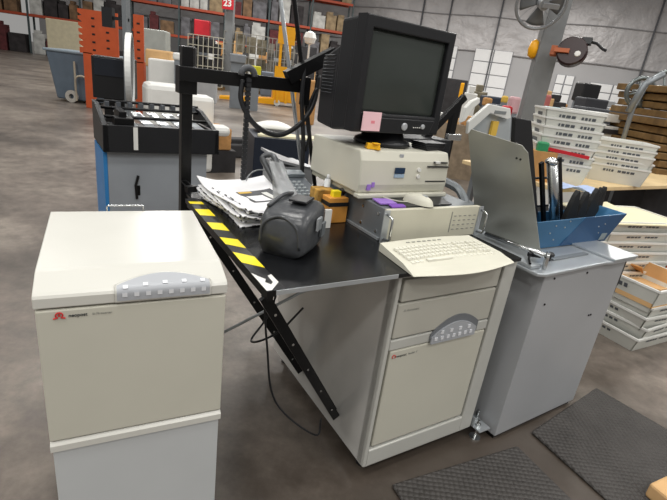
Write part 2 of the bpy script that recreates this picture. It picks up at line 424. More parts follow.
# joining bracket between the two cabinets
mb = MB(); mb.box(.515, .575, -.055, .03, .052, .058); mb.box(.515, .521, -.02, .03, .052, .095)
br = solo('joining_bracket', 'small metal bracket with bolts at the foot between the two cabinets', 'bracket', mb, light_metal, T, bev=.001)
mb = MB(); mb.cyl((.535, -.025, .0), (.535, -.025, .085), .005); mb.cyl((.535, -.025, .058), (.535, -.025, .068), .012, seg=6); part('bolt', mb, chrome, br, T)
mb = MB(); mb.cyl((.535, -.025, .0), (.535, -.025, .006), .022); part('leveling_foot', mb, chrome, br, T)
mb = MB(); mb.cyl((.558, .005, .058), (.558, .005, .105), .006); part('bolt', mb, chrome, br, T)

# ------------------------------------------------------------------ rack-mount case on the worktop
root = thing('rackmount_case', 'silver wide computer case with two front handles behind the keyboard', 'computer', T, (.29, .37, .775))
X0, X1, Y0, Y1 = .082, .500, .195, .60
mb = MB(); mb.box(X0+.004, X1-.004, Y0+.01, Y1, .781, .884); part('case', mb, grey_metal, root, T, bev=.002)
fb = mat('ivory_panel', '#c9c6b4', .4)
mb = MB(); mb.box(X0, X1, Y0-.006, Y0+.012, .779, .887); fp = part('face_plate', mb, fb, root, T, bev=.002)
for u in (X0-.004, X1+.002):
    mb = MB(); mb.box(u-.012, u+.012, Y0-.01, Y0-.006, .779, .887) if u < .3 else mb.box(u-.01, u+.01, Y0-.01, Y0-.006, .779, .887); part('rack_ear', mb, light_metal, root, T, bev=.001)
    mb = MB(); mb.tube([(u, Y0-.01, .792), (u, Y0-.036, .796), (u, Y0-.04, .802), (u, Y0-.04, .864), (u, Y0-.036, .870), (u, Y0-.01, .874)], .004, 8); part('handle', mb, chrome, root, T, smooth=True)
mb = MB()
for i in range(5):
    for j in range(4): mb.box(.375+i*.024, .385+i*.024, Y0-.008, Y0-.006, .806+j*.016, .809+j*.016)
mb.box(.362, .365, Y0-.008, Y0-.006, .797, .872)
part('drive_bay_marks', mb, grey_ink, fp, T)
for v in (.24, .33, .50):
    for z in (.80, .86): mb = MB(); mb.cyl((X0+.001, v, z), (X0+.005, v, z), .006, seg=10); part('screw', mb, chrome, root, T)
mb = MB(); mb.box(X0-.003, X0+.004, Y0+.02, Y1, .776, .784); part('slide_rail', mb, light_metal, root, T)

# desktop computer
root = thing('desktop_computer', 'beige desktop computer lying flat under the monitor', 'computer', T, (.24, .5, .885))
X0, X1, Y0, Y1, Z0, Z1 = .050, .440, .325, .67, .903, 1.045
mb = MB(); mb.box(X0+.01, X1-.012, Y0+.03, Y1, .885, .905); part('plinth', mb, mat('beige_shade', '#b0ad9c', .5), root, T, bev=.003)
mb = MB(); mb.box(X0-.003, X1+.003, Y0-.012, Y0+.02, .888, .903); part('plinth_lip', mb, beige, root, T, bev=.004)
mb = MB(); mb.prism([(X0, Y0+.004, Z0), (X0, Y0-.002, Z0+.03), (X0, Y0+.004, Z0+.11), (X0, Y0+.02, Z1), (X0, Y1, Z1-.004), (X0, Y1, Z0)], (X1-X0, 0, 0)); body = part('case', mb, beige, root, T, bev=.006, seg=3)
for z, a, b in ((1.013, .362, .425), (.998, .335, .435), (.945, .335, .43)):
    mb = MB(); mb.box(a, b, Y0-.003, Y0+.01, z-.0025, z+.0015); part('drive_slot', mb, black_plastic, body, T)
mb = MB(); mb.box(.365, .385, Y0-.008, Y0+.01, 1.010, 1.017); part('drive_button', mb, white_m, body, T)
for z in (.985, .962): mb = MB(); mb.cyl((.297, Y0-.005, z), (.297, Y0+.01, z), .007); part('power_button', mb, white_m, body, T)
mb = MB(); mb.box(.19, .232, Y0-.0035, Y0, .972, .992); mb.mi = 1; mb.box(.19, .232, Y0-.0036, Y0, .958, .970); part('maker_label', mb, [sticker_blue, mat('label_pale_blue', '#9db4c8', .5)], body, T, label='dark and pale blue sticker')
mb = MB(); mb.box(.210, .226, Y0+.0095, Y0+.0125, 1.025, 1.036); part('small_label', mb, panel_grey, body, T)
mb = MB(); mb.box(.082, .098, Y0-.004, Y0, .915, .935); mb.box(.10, .112, Y0-.004, Y0, .925, .942); part('violet_sticker', mb, purple, body, T)

# monitor
Mn = T @ frame(.020, .362, .10)
root = thing('crt_monitor', 'large black tube monitor standing on the beige computer', 'monitor', Mn, (.2, .2, 1.045))
w_, zb, zt = .402, 1.098, 1.443
mb = MB()   # bezel ring
sx0, sx1, sz0, sz1 = .030, w_-.030, zb+.062, zt-.036
def ring(mb, y0, y1, o, i):
    (a, b, c, e), (f, g, h, k) = o, i
    O = [(a, c), (b, c), (b, e), (a, e)]; I = [(f, h), (g, h), (g, k), (f, k)]
    for n in range(4):
        m = (n+1) % 4
        mb.hexa([(O[n][0], y0, O[n][1]), (O[m][0], y0, O[m][1]), (O[m][0], y1, O[m][1]), (O[n][0], y1, O[n][1]), (I[n][0], y0, I[n][1]), (I[m][0], y0, I[m][1]), (I[m][0], y1, I[m][1]), (I[n][0], y1, I[n][1])])
ring(mb, 0, .05, (0, w_, zb, zt), (sx0, sx1, sz0, sz1)); part('bezel', mb, black_plastic, root, Mn, bev=.005)
mb = MB(); mb.grid(lambda a, b: Vector((sx0-.004+(sx1-sx0+.008)*a, .018-.010*(1-(2*a-1)**2)*(1-(2*b-1)**2)-.002, sz0-.004+(sz1-sz0+.008)*b)), 20, 16); part('screen', mb, screen_m, root, Mn, smooth=True, solid=.002)
mb = MB(); mb.hexa([(0.004, .045, zb+.002), (w_-.004, .045, zb+.002), (w_-.03, .145, zb-.015), (.014, .145, zb-.015), (.004, .045, zt-.002), (w_-.004, .045, zt-.002), (w_-.03, .145, zt-.010), (.014, .145, zt-.010)])
part('shell', mb, black_plastic, root, Mn, bev=.012, seg=3)
mb = MB(); mb.hexa([(.018, .14, zb-.015), (w_-.035, .14, zb-.015), (w_-.10, .29, zb-.01), (.055, .29, zb-.01), (.018, .14, zt-.085), (w_-.035, .14, zt-.085), (w_-.10, .29, zt-.13), (.055, .29, zt-.13)])
rh = part('rear_housing', mb, black_plastic, root, Mn, bev=.01, seg=2)
mb = MB()
for j in range(12):
    z = 1.20+j*.011; mb.tube([(.024, .17, z), (.046, .265, z-.002)], .0018, 4)
part('vents', mb, mat('vent_grey', '#303236', .5), rh, Mn)
mb = MB(); mb.lathe([(.095, 1.045), (.105, 1.05), (.10, 1.062), (.08, 1.07), (.07, 1.10)], (.225, .10, 0), 32); part('swivel_base', mb, black_plastic, root, Mn, smooth=True)
mb = MB(); mb.prism([(.05, -.004, zb+.0), (w_-.05, -.004, zb+.0), (w_-.03, -.004, zb+.05), (.03, -.004, zb+.05)], (0, .01, 0)); part('chin', mb, black_plastic, root, Mn, bev=.003)
mb = MB(); mb.lathe([(.0125, 0), (.0125, .004), (.010, .006)], (.222, -.004, zb+.025), 20, Matrix.Rotation(PI/2, 4, 'X')); part('badge', mb, mat('badge_silver', '#b9bcc0', .3, metal=.3), root, Mn, label='silver round badge')
mb = MB(); mb.lathe([(.0085, 0), (.0085, .004), (.007, .006)], (.312, -.004, zb+.028), 20, Matrix.Rotation(PI/2, 4, 'X')); part('power_button', mb, mat('badge_silver', '#b9bcc0'), root, Mn, label='silver power button')
for i in range(4):
    mb = MB(); mb.cyl((.268+i*.010, -.007, zb+.024), (.268+i*.010, -.003, zb+.024), .002, seg=8); part('button', mb, white_m, root, Mn)
mb = MB(); mb.box(.030, .108, -.008, -.0052, zb+.006, zb+.066); mb.mi = 1; mb.box(.066, .082, -.0084, -.0078, zb+.030, zb+.039)
solo('sticky_note', 'pink sticky note stuck on the lower left of the monitor', 'note', mb, [pink, pink2], Mn)
# things on the beige computer
mb = MB(); mb.hexa([(.085, .36, 1.046), (.125, .335, 1.046), (.135, .36, 1.046), (.095, .39, 1.046), (.088, .362, 1.064), (.122, .34, 1.064), (.130, .36, 1.064), (.097, .385, 1.064)])
mb.box(.10, .125, .34, .36, 1.064, 1.068)
solo('earplug_packet', 'small yellow packet on the left of the beige computer top', 'packet', mb, yel2, T, bev=.003)
for k in range(4):
    mb = MB(); a = .06*k; M = T @ Matrix.Translation((.40, .415, 1.046+k*.0065)) @ Matrix.Rotation(.3-a, 4, 'Z'); mb.box(-.06, .06, -.035, .035, 0, .006)
    solo('card_case', 'flat black case in the little pile at the right of the monitor base', 'case', mb, black_plastic, M, group='black cases by the monitor base', bev=.001)

# mouse pad, mouse, notes
mb = MB(); mb.prism([(.165, .205, .8885), (.38, .215, .8885), (.40, .30, .8885), (.14, .295, .8885)], (0, 0, .003)); solo('mouse_pad', 'black mouse pad on the silver computer case', 'mouse pad', mb, black_plastic, T)
root = thing('computer_mouse', 'ivory computer mouse on the black mouse pad', 'mouse', T, (.255, .245, .892), -.2)
Mm = T @ Matrix.Translation((.245, .240, .8918)) @ Matrix.Rotation(-PI/2+.35, 4, 'Z')
def dome(L, Wd, Hh, p=2.4):
    def f(a, b):
        th = a*2*PI; r = b; x = math.copysign(abs(math.cos(th))**.8, math.cos(th))*L*r; y = math.copysign(abs(math.sin(th))**.8, math.sin(th))*Wd*r*(1-.12*math.cos(th)); return Vector((x, y, Hh*max(0, 1-r**p)**.5))
    return f
mb = MB(); mb.grid(dome(.056, .031, .030), 28, 10); part('shell', mb, beige2, root, Mm, smooth=True)
mb = MB(); mb.box(.012, .03, -.003, .003, .022, .031); part('scroll_wheel', mb, panel_grey, root, Mm)
cpts = curve_pts([(.20, .24, .897), (.17, .26, .894), (.15, .31, .893), (.12, .34, .90)], 8)
mb = MB(); mb.tube(cpts, .002, 6); part('cable', mb, beige2, root, T)
mb = MB(); mb.prism([(.09, .245, .8885), (.155, .24, .8885), (.165, .295, .8885), (.10, .305, .8885)], (0, 0, .004)); solo('notepad', 'light purple note pad on the silver computer case', 'note', mb, purple, T)
mb = MB(); mb.prism([(.108, .205, .8885), (.165, .205, .8885), (.172, .232, .8885), (.118, .24, .8885)], (0, 0, .004)); solo('notepad', 'dark violet note pad in front of the light purple one', 'note', mb, purple2, T)

# keyboard
root = thing('keyboard', 'curved ivory computer keyboard on the front of the worktop', 'keyboard', T, (.21, .03, .775))
N = 28
def kf(b):  # front edge v
    return lambda a: -.062-.030*math.sin(PI*min(1, a*1.15))**1.2*(1) +.02*a
def ko(a, b): 
    u = .028+.382*a; f = -.056+.0*a-.028*math.sin(PI*a)**1.0; bk = .136+.010*math.sin(PI*a)
    u += .018*(1-b)*(-1 if a < .5 else 1)*abs(2*a-1)**3
    return u, f+(bk-f)*b
def kz(b): return .788+.014*b if b > .28 else .788-.010*((.28-b)/.28)**2
mb = MB()
bmv = [[mb.bm.verts.new((*ko(i/N, j/10), kz(j/10))) for i in range(N+1)] for j in range(11)]
bmb = [[mb.bm.verts.new((*ko(i/N, j/10), .7757)) for i in range(N+1)] for j in (0, 10)]
for j in range(10):
    for i in range(N): mb._f([bmv[j][i], bmv[j][i+1], bmv[j+1][i+1], bmv[j+1][i]])
for i in range(N): mb._f([bmb[0][i+1], bmb[0][i], bmv[0][i], bmv[0][i+1]][::-1]); mb._f([bmb[1][i], bmb[1][i+1], bmv[10][i+1], bmv[10][i]][::-1])
for e in (0, N):
    vs = [bmb[0][e], bmb[1][e]]+[bmv[j][e] for j in range(10, -1, -1)]; mb._f(vs)
mb._f(bmb[0]+bmb[1][::-1])
part('keyboard_case', mb, beige2, root, T, bev=.003)
km = MB(); km.hexa([(-.0072, -.0075, 0), (.0072, -.0075, 0), (.0072, .0075, 0), (-.0072, .0075, 0), (-.0058, -.006, .006), (.0058, -.006, .006), (.0058, .006, .006), (-.0058, .006, .006)])
first = None
inv = WM[root.name].inverted() @ T
for r in range(5):
    us = [.048+i*.0165 for i in range(14)]+[.288+i*.0162 for i in range(3)]+[.345+i*.016 for i in range(3)]
    for u in us:
        if r == 0 and .085 < u < .20: continue
        if r == 0 and u == .0: continue
        v = -.004+r*.0195+.010*math.sin(PI*u/.42)
        if first is None:
            first = part('key', km, keym, root, ID, bev=0)
            # mesh vertices were placed relative to the world, rebuild them around the origin
            me = bpy.data.meshes.new('key'); b2 = MB(); b2.hexa([(-.0073, -.0082, 0), (.0073, -.0082, 0), (.0073, .0082, 0), (-.0073, .0082, 0), (-.006, -.0065, .006), (.006, -.0065, .006), (.006, .0065, .006), (-.006, .0065, .006)])
            b2.bm.to_mesh(me); me.materials.append(keym); first.data = me; k = first
        else:
            k = first.copy(); COL.objects.link(k)
        k.parent = root
        p = inv @ Vector((u, v, kz(.28+.12*r)+.0005)); k.location = p
for u0_, u1_ in ((.10, .198),):
    mb = MB(); mb.hexa([(u0_, -.010, .790), (u1_, -.010, .790), (u1_, .005, .790), (u0_, .005, .790), (u0_+.001, -.009, .7985), (u1_-.001, -.009, .7985), (u1_-.001, .003, .7985), (u0_+.001, .003, .7985)]); part('space_bar', mb, keym, root, T)
mb = MB()
for i in range(7): mb.box(.12+i*.022, .132+i*.022, .118, .123, .8015, .8027)
part('key_marks', mb, grey_ink, root, T)

# ------------------------------------------------------------------ desk phone
Ph = T @ Matrix.Translation((-.075, .43, .776)) @ Matrix.Rotation(-.02, 4, 'Z') @ Matrix.Rotation(R(11), 4, 'X')
root = thing('desk_calculator', 'dark grey sloping desk calculator with keys, behind the wrapped device', 'calculator', T, (.0, .55, .776))
mb = MB(); mb.hexa([(0, 0, 0), (.125, 0, 0), (.125, .34, -.06), (0, .34, -.06), (0, 0, .022), (.125, 0, .022), (.125, .34, .03), (0, .34, .03)]); part('body', mb, slate, root, Ph, bev=.005)
mb = MB(); mb.box(.005, .12, .29, .335, .03, .045); part('display', mb, mat('display_frame', '#7c848a', .4), root, Ph, bev=.002)
mb = MB(); mb.box(.098, .116, .02, .15, .0235, .026); part('label_strip', mb, white_m, root, Ph, label='white paper strip')
for i in range(4):
    for j in range(10):
        mb = MB(); u = .008+i*.0215; v = .02+j*.025
        z = .0225+.008*v/.34; mb.hexa([(u, v, z), (u+.015, v, z), (u+.015, v+.013, z), (u, v+.013, z), (u+.002, v+.002, z+.005), (u+.013, v+.002, z+.005), (u+.013, v+.011, z+.005), (u+.002, v+.011, z+.005)])
        part('key', mb, mat('pale_key', '#9aa1a4', .5), root, Ph)
mb = MB(); mb.box(-.075, -.050, .335, .345, .776, .84); solo('white_card', 'small white card standing beside the wrapped device', 'card', mb, white_m, T @ frame(.03, .02, 0))

# wrapped dark device
Bg = T @ Matrix.Translation((-.222, .232, .776)) @ Matrix.Rotation(-.80, 4, 'Z')
root = thing('wrapped_device', 'dark grey rounded device wrapped in clear plastic, near the hazard tape', 'device', Bg)
mb = MB()
secs = [(-.098, .060, .095, .050), (-.086, .070, .115, .060), (-.03, .078, .135, .066), (.03, .078, .142, .064), (.075, .070, .130, .055), (.095, .05, .10, .05)]
def bagf(a, b):
    t = b*(len(secs)-1); i = min(int(t), len(secs)-2); f = t-i
    x0_, hw, hh, zc = [secs[i][k]+(secs[i+1][k]-secs[i][k])*f for k in range(4)]
    th = a*2*PI; cx = math.copysign(abs(math.cos(th))**.42, math.cos(th)); sy = math.copysign(abs(math.sin(th))**.42, math.sin(th))
    return Vector((cx*hw, x0_*1.0, hh/2+sy*hh/2))
mb.grid(bagf, 32, 14); 
for e in (0, 1): mb._f([mb.bm.verts.new(bagf(k/32, e)) for k in range(32)])
body = part('body', mb, foam, root, Bg, smooth=True)
mb = MB(); mb.box(.080, .0865, -.045, -.01, .075, .110); part('label', mb, light_metal, body, Bg)
mb = MB(); mb.box(.080, .0865, .0, .035, .045, .085); part('label', mb, grey_metal, body, Bg)
mb = MB(); mb.tube(curve_pts([(-.062, -.098, .03), (-.055, -.100, .085), (-.01, -.094, .112), (.04, -.098, .09), (.055, -.098, .03)], 6), .004, 8); mb.tube(curve_pts([(-.06, -.06, .125), (-.04, 0, .148), (-.03, .07, .14)], 6), .006, 8)
part('handle_ridge', mb, foam, root, Bg, smooth=True)
mb = MB(); mb.box(-.01, .045, -.04, .03, .1435, .150); part('top_groove', mb, black_plastic, root, Bg, bev=.002)
def neck(a, b):
    rr = .050*(1-b)+.022*b+.006*math.sin(a*2*PI*4+b*5); th = a*2*PI
    rr *= .85; return Vector((-.035-.075*b+rr*math.cos(th), .045+.05*b+rr*.8*math.sin(th), .105+.115*b))
mb = MB(); mb.grid(neck, 40, 12); part('wrap_neck', mb, clear, root, Bg, smooth=True, label='twisted neck of clear plastic wrap')
mb = MB(); mb.tube(curve_pts([(-.08, .07, .17), (-.105, .09, .215), (-.13, .11, .232), (-.155, .10, .222), (-.13, .09, .19), (-.09, .07, .15)], 6), .009, 8); part('wrist_loop', mb, foam, root, Bg, smooth=True)

# pen organiser
root = thing('pen_box', 'brown cardboard pen box with a black band beside the silver computer case', 'box', T, (.035, .44, .776))
mb = MB(); mb.box(-.006, .070, .40, .455, .776, .866); part('box', mb, mat('amber_card', '#cf9040', .6, var=.12, scale=20), root, T, bev=.002)
mb = MB(); mb.box(-.0075, .0715, .3985, .4565, .836, .850); part('black_band', mb, hblack, root, T)
mb = MB(); mb.box(-.022, .050, .460, .52, .776, .878); part('back_compartment', mb, mat('printed_cardboard', '#a8813c', .8, var=.5, scale=40), root, T, bev=.002)
mb = MB(); mb.box(.012, .044, .412, .435, .85, .888); solo('highlighter', 'bright yellow highlighter in the pen box', 'pen', mb, yellow, T, bev=.003)
mb = MB(); mb.cyl((.058, .44, .850), (.062, .435, .878), .010, seg=12); mb.lathe([(.0, 0), (.012, .003), (.012, .014), (0, .018)], (.062, .433, .876), 12); solo('marker', 'black marker cap in the pen box', 'pen', mb, black_plastic, T, smooth=True)
mb = MB(); mb.cyl((.03, .50, .80), (.045, .515, .905), .012, seg=12); mb.cyl((.045, .515, .905), (.048, .518, .92), .007, seg=12); solo('glue_bottle', 'white translucent bottle leaning in the pen box', 'bottle', mb, mat('bottle_white', '#cfd2d3', .3), T, smooth=True)

# ------------------------------------------------------------------ brochures
Pp = T @ Matrix.Translation((-.205, .60, .7766)) @ Matrix.Rotation(.10, 4, 'Z')
def sheet(hw, hl, z, k, drop=0):
    def f(a, b):
        x = (a*2-1)*hw; y = (b*2-1)*hl
        zz = z+.010*math.sin((a+.15*k)*3)+.020*max(0, b-.80)*k/3 + .006*math.sin(b*5+k) - drop*max(0, -.6-(b*2-1))
        zz += .055*max(0, .25-a)*(k/9)+.03*max(0, a-.8)*(k/9)
        return Vector((x+.012*math.sin(b*3+k), y, max(.0008+.001*k, zz-.004)))
    return f
nb = 9
for k in range(nb):
    mb = MB(); zz = .002+k*.0066; rot = random.uniform(-.09, .09); hw = .128+random.uniform(-.006, .006); hl = .185+random.uniform(-.01, .01)
    mb.grid(sheet(hw, hl, zz, k), 14, 16)
    Mk = Pp @ Matrix.Translation((random.uniform(-.006, .006), random.uniform(-.008, .008), 0)) @ Matrix.Rotation(rot, 4, 'Z')
    if k == nb-1:
        root = thing('brochure', 'top white brochure of the pile, with a dark printed photo', 'brochure', Mk, group='brochures on the worktop')
        part('pages', mb, paper, root, Mk, smooth=True, solid=.004)
        s0 = sheet(hw, hl, zz, k)
        def patch(a0, a1, b0, b1, dz, m, nm):
            mb = MB(); mb.grid(lambda a, b: s0(a0+(a1-a0)*a, b0+(b1-b0)*b)+Vector((0, 0, dz)), 6, 6); return part(nm, mb, m, root, Mk, solid=.0006)
        patch(.40, .90, .30, .70, .0028, mat('photo_print', '#33363c', .5, var=.6, scale=25), 'printed_photo')
        patch(.45, .68, .34, .54, .0036, paper, 'white_shape'); patch(.72, .80, .36, .62, .0036, white_m, 'white_shape'); patch(.42, .60, .64, .69, .0036, goldy, 'gold_print')
    else:
        o = solo('brochure', 'white brochure in the pile on the worktop, under the top one', 'brochure', mb, paper, Mk, group='brochures under the top one', smooth=True, solid=.004)
        mb = MB(); s0 = sheet(hw, hl, zz, k)
        for q in range(7):
            a = q/7+.02; p = s0(a, 0); mb.box(p.x, p.x+random.uniform(.006, .022), p.y-.0012, p.y+.0002, p.z-.0016, p.z+.0016)
            b = q/7+.02; p = s0(0, b); mb.box(p.x-.0012, p.x+.0002, p.y, p.y+random.uniform(.008, .03), p.z-.0016, p.z+.0016)
        part('edge_print', mb, paper_ink, o, Mk)
mb = MB(); mb.prism([(-.02, 0, 0), (.02, 0, 0), (.02, .004, .022), (-.02, .004, .022)], (0, .02, 0)); mb.tube(curve_pts([(-.01, .02, .018), (-.012, .05, .03), (0, .058, .032), (.012, .05, .03), (.01, .02, .018)], 5), .0018, 6)
solo('binder_clip', 'black binder clip on the far left corner of the brochure pile', 'clip', mb, black_metal, T @ frame(-.375, .765, .4, .79))
mb = MB(); mb.tube(curve_pts([(-.2, .7, .80), (-.15, .80, .845), (-.08, .84, .86), (-.02, .80, .84), (-.05, .68, .80)], 8), .003, 8); solo('curled_cable', 'thin grey cable curling behind the brochures', 'cable', mb, mat('grey_cable', '#8b8f90', .4), T, smooth=True)

# ------------------------------------------------------------------ black frame
root = thing('cable_stand', 'black square-tube frame standing behind the worktop, with a tall post on the left', 'frame', T, (-.2, .85, 0))
V = .86
mb = MB(); mb.box(-.400, -.362, V-.02, V+.02, 0, 1.285); part('post', mb, black_metal, root, T, bev=.002)
mb = MB(); mb.box(-.412, -.35, V-.032, V+.032, 1.13, 1.222); part('clamp_sleeve', mb, black_metal, root, T, bev=.002)
mb = MB(); mb.box(-.418, .082, V-.060, V-.034, 1.175, 1.222, M=Matrix.Identity(4)); part('cross_bar', mb, black_metal, root, T, bev=.002)
mb = MB(); mb.cyl((.375, V-.02, 0), (-.20, V-.02, 2.3), .009, seg=12); part('post', mb, black_metal, root, T, bev=.002)
mb = MB(); mb.box(.052, .082, V-.066, V-.034, 1.13, 1.235); part('end_socket', mb, black_metal, root, T, bev=.002)
mb = MB(); mb.cyl((.345, V+.03, 0), (-.235, V+.03, 2.3), .008, seg=12); part('conduit', mb, light_metal, root, T, smooth=True, label='pale metal conduit')
mb = MB(); beam(mb, (-.015, V-.05, 1.225), (.18, V-.05, 1.335), .04, .048); part('arm', mb, black_metal, root, T)
# cable chain
root2 = thing('cable_chain', 'black jointed cable chain hanging from the cross bar of the frame', 'cable chain', T, (-.17, V-.08, .776))
mb = MB()
for k in range(26): 
    z = .80+k*.0158; mb.box(-.187, -.170, V-.085, V-.069, z, z+.0125)
mb.box(-.184, -.173, V-.082, V-.072, .776, 1.21); part('chain_links', mb, mat('chain_grey', '#26272a', .5), root2, T)
mb = MB(); mb.tube([(-.19+.026*math.cos(a)+.008, V-.077+.0, 1.215+.028*math.sin(a)) for a in [R(x) for x in range(0, 181, 15)]], .012, 8); part('chain_bend', mb, mat('chain_grey2', '#4a4c50', .5), root2, T, smooth=True)
mb = MB(); mb.tube(curve_pts([(-.195, V-.06, 1.20), (-.20, V-.07, 1.13), (-.16, V-.08, 1.06), (-.10, V-.08, 1.022), (-.03, V-.08, 1.015), (.05, V-.07, 1.06), (.105, V-.06, 1.14), (.12, V-.05, 1.25)], 8), .010, 8)
solo('hanging_hose', 'thick black hose drooping in an arc from the cross bar to the monitor', 'hose', mb, black_plastic, T, smooth=True)
mb = MB(); mb.tube(curve_pts([(.05, V-.06, 1.28), (.045, V-.07, 1.16), (.07, V-.07, 1.0), (.075, V-.08, .86), (.07, V-.1, .776)], 8), .009, 8)
solo('power_cable', 'black cable running down the right post to the worktop', 'cable', mb, black_plastic, T, smooth=True)
mb = MB(); mb.tube(curve_pts([(.11, V-.06, 1.20), (.085, V-.06, 1.12), (.10, V-.06, 1.02), (.09, V-.06, .95)], 8), .006, 8)
solo('thin_cable', 'thin black cable behind the monitor on the left', 'cable', mb, black_plastic, T, smooth=True)
# floor cables under the worktop
for i, (pts, lb) in enumerate([([(-.30, .25, .70), (-.28, .22, .45), (-.25, .18, .25), (-.12, .12, .12), (-.05, .2, .10)], 'dark cable looping under the worktop near the front brace'),
                  ([(-.2, .3, .72), (-.22, .34, .5), (-.30, .30, .42), (-.26, .2, .5), (-.2, .16, .60)], 'thin tangled cable hanging higher under the worktop')]):
    mb = MB(); mb.tube(curve_pts(pts, 8), .0035, 6); solo('loose_cable', lb, 'cable', mb, black_plastic, T, smooth=True)

# arm on the right of the monitor
root = thing('support_arm', 'black tubular support arm behind the right of the monitor', 'arm', T, (.85, .8, 0))
mb = MB(); beam(mb, (.62, .78, .95), (.90, .78, 1.235), .025, .030); part('arm', mb, black_metal, root, T)
mb = MB(); mb.box(.865, .90, .79, .82, 0, 1.20); part('post', mb, black_metal, root, T)
mb = MB(); mb.box(.84, .93, .77, .79, 1.03, 1.06); part('clamp', mb, chrome, root, T, bev=.003)

# ------------------------------------------------------------------ grey cabinet on the right
G = T @ frame(.593, -.07, .035)
root = thing('inserter_cabinet', 'plain grey steel cabinet with a light metal top, right of the drawer cabinet', 'cabinet', G, (.28, .3, 0))
mb = MB(); mb.box(0, .548, 0, .56, .022, .718); part('body', mb, grey_paint, root, G, bev=.003)
mb = MB(); mb.box(.01, .538, .012, .55, 0, .025); part('plinth', mb, black_metal, root, G)
mb = MB(); mb.prism([(-.05, .0, .72), (-.02, -.015, .72), (.36, -.012, .72), (.40, -.020, .72), (.575, -.02, .72), (.575, .10, .72), (.55, .56, .72), (-.05, .56, .72)], (0, 0, .012)); part('top_plate', mb, light_metal, root, G, bev=.003)
mb = MB(); mb.box(.40, .578, -.024, .20, .732, .742); part('ledge', mb, light_metal, root, G, bev=.003)
mb = MB(); mb.box(.545, .556, .0, .012, .60, .72); mb.box(.549, .575, .01, .3, .56, .715); part('end_bracket', mb, black_metal, root, G)
for a, z in ((.06, .70), (.27, .695), (.05, .60), (.40, .49), (.415, .49), (-.0, .0)):
    if z == 0: continue
    mb = MB(); mb.cyl((a, -.003, z), (a, .001, z), .004, seg=10); part('screw', mb, black_metal, root, G)
for z in (.55, .30): 
    mb = MB(); mb.cyl((-.003, .15, z), (.001, .15, z), .005, seg=10); part('screw', mb, black_metal, root, G)
mb = MB(); mb.box(.13, .36, .06, .08, .732, .738); part('guide_slot', mb, grey_metal, root, G)
# chrome guide
root = thing('guide_bracket', 'shiny chrome guide bar with a rounded end plate on the grey cabinet', 'bracket', T, (.6, .05, .735))
mb = MB(); beam(mb, (.60, .26, .752), (.60, .30, .752), .01, .01) if False else mb.tube([(.640, .25, .750), (.615, -.035, .775)], .009, 12)
part('guide_bar', mb, chrome, root, T, smooth=True)
mb = MB(); mb.prism([(.605, -.058, .734), (.605, -.058, .775), (.607, -.055, .785), (.615, -.050, .790), (.632, -.035, .788), (.638, -.03, .775), (.640, -.03, .734)], (-.006, .008, 0)); part('end_plate', mb, chrome, root, T, bev=.001)
mb = MB(); mb.box(.55, .60, -.04, .26, .7335, .745); part('base_bar', mb, light_metal, root, T, bev=.002)
mb = MB(); mb.tube(curve_pts([(.55, -.03, .75), (.58, .0, .755), (.62, .02, .76), (.66, .03, .765)], 6), .004, 8); mb.cyl((.60, .02, .76), (.64, .0, .758), .008, seg=10); part('latch', mb, black_metal, root, T)
mb = MB(); mb.cyl((.70, .0, .735), (.70, .0, .755), .006); mb.lathe([(.014, 0), (.014, .008), (.008, .014)], (.70, .0, .752), 12); part('knob', mb, black_plastic, root, T, smooth=True)

# tilted steel plate
def quadplate(mb, a, b, c, d_, t):
    a, b, c, d_ = map(Vector, (a, b, c, d_)); n = (b-a).cross(d_-a).normalized()*t; mb.hexa([a, b, c, d_, a+n, b+n, c+n, d_+n])
root = thing('steel_plate', 'large brushed steel plate standing upright on the grey cabinet', 'plate', T, (.68, .2, .735))
pa, pb, pc, pd = Vector((.722, .055, .742)), Vector((.676, .335, .742)), Vector((.50, .335, 1.139)), Vector((.555, .108, 1.116))
mb = MB()
# rounded top corners
pol = [pa, pb, pb.lerp(pc, .95), pc.lerp(pd, .06), pd.lerp(pc, .08), pd.lerp(pa, .05)]
mb.prism(pol, (.003, .001, .001)); part('plate', mb, brushed, root, T)
nrm = (pb-pa).cross(pd-pa).normalized()
for f in (.13, .19):
    p = pd.lerp(pa, .13).lerp(pc.lerp(pb, .13), f); mb = MB(); mb.cyl(p-Vector((.002, 0, 0)), p-Vector((.0, 0, 0)), .004, seg=10); part('hole', mb, black_plastic, root, T)

# blue box with black fins
B_ = T
root = thing('blue_feeder_bin', 'blue metal bin on the grey cabinet with black curved fins behind it', 'bin', T, (1.0, .2, .733))
mb = MB()
mb.hexa([(.76, .10, .7345), (1.225, .10, .7345), (1.225, .106, .7345), (.76, .106, .7345), (.70, .085, .85), (1.30, .085, .86), (1.30, .091, .86), (.70, .091, .85)])
mb.hexa([(1.219, .10, .7345), (1.225, .10, .7345), (1.225, .28, .7345), (1.219, .28, .7345), (1.294, .085, .86), (1.30, .085, .86), (1.30, .28, .86), (1.294, .28, .86)])
mb.box(.76, 1.225, .10, .28, .7345, .74); mb.hexa([(.76, .275, .7345), (1.225, .275, .7345), (1.225, .28, .7345), (.76, .28, .7345), (.74, .275, .82), (1.28, .275, .82), (1.28, .28, .82), (.74, .28, .82)])
part('blue_shell', mb, blue_m, root, B_, bev=.001)
mb = MB(); mb.hexa([(.90, .098, .737), (1.222, .098, .737), (1.222, .1, .737), (.90, .1, .737), (1.0, .083, .857), (1.297, .083, .8575), (1.297, .085, .8575), (1.0, .085, .857)]); part('dark_blue_panel', mb, mat('dark_blue', '#24507a', .35, metal=.2), root, B_, label='darker blue right half')
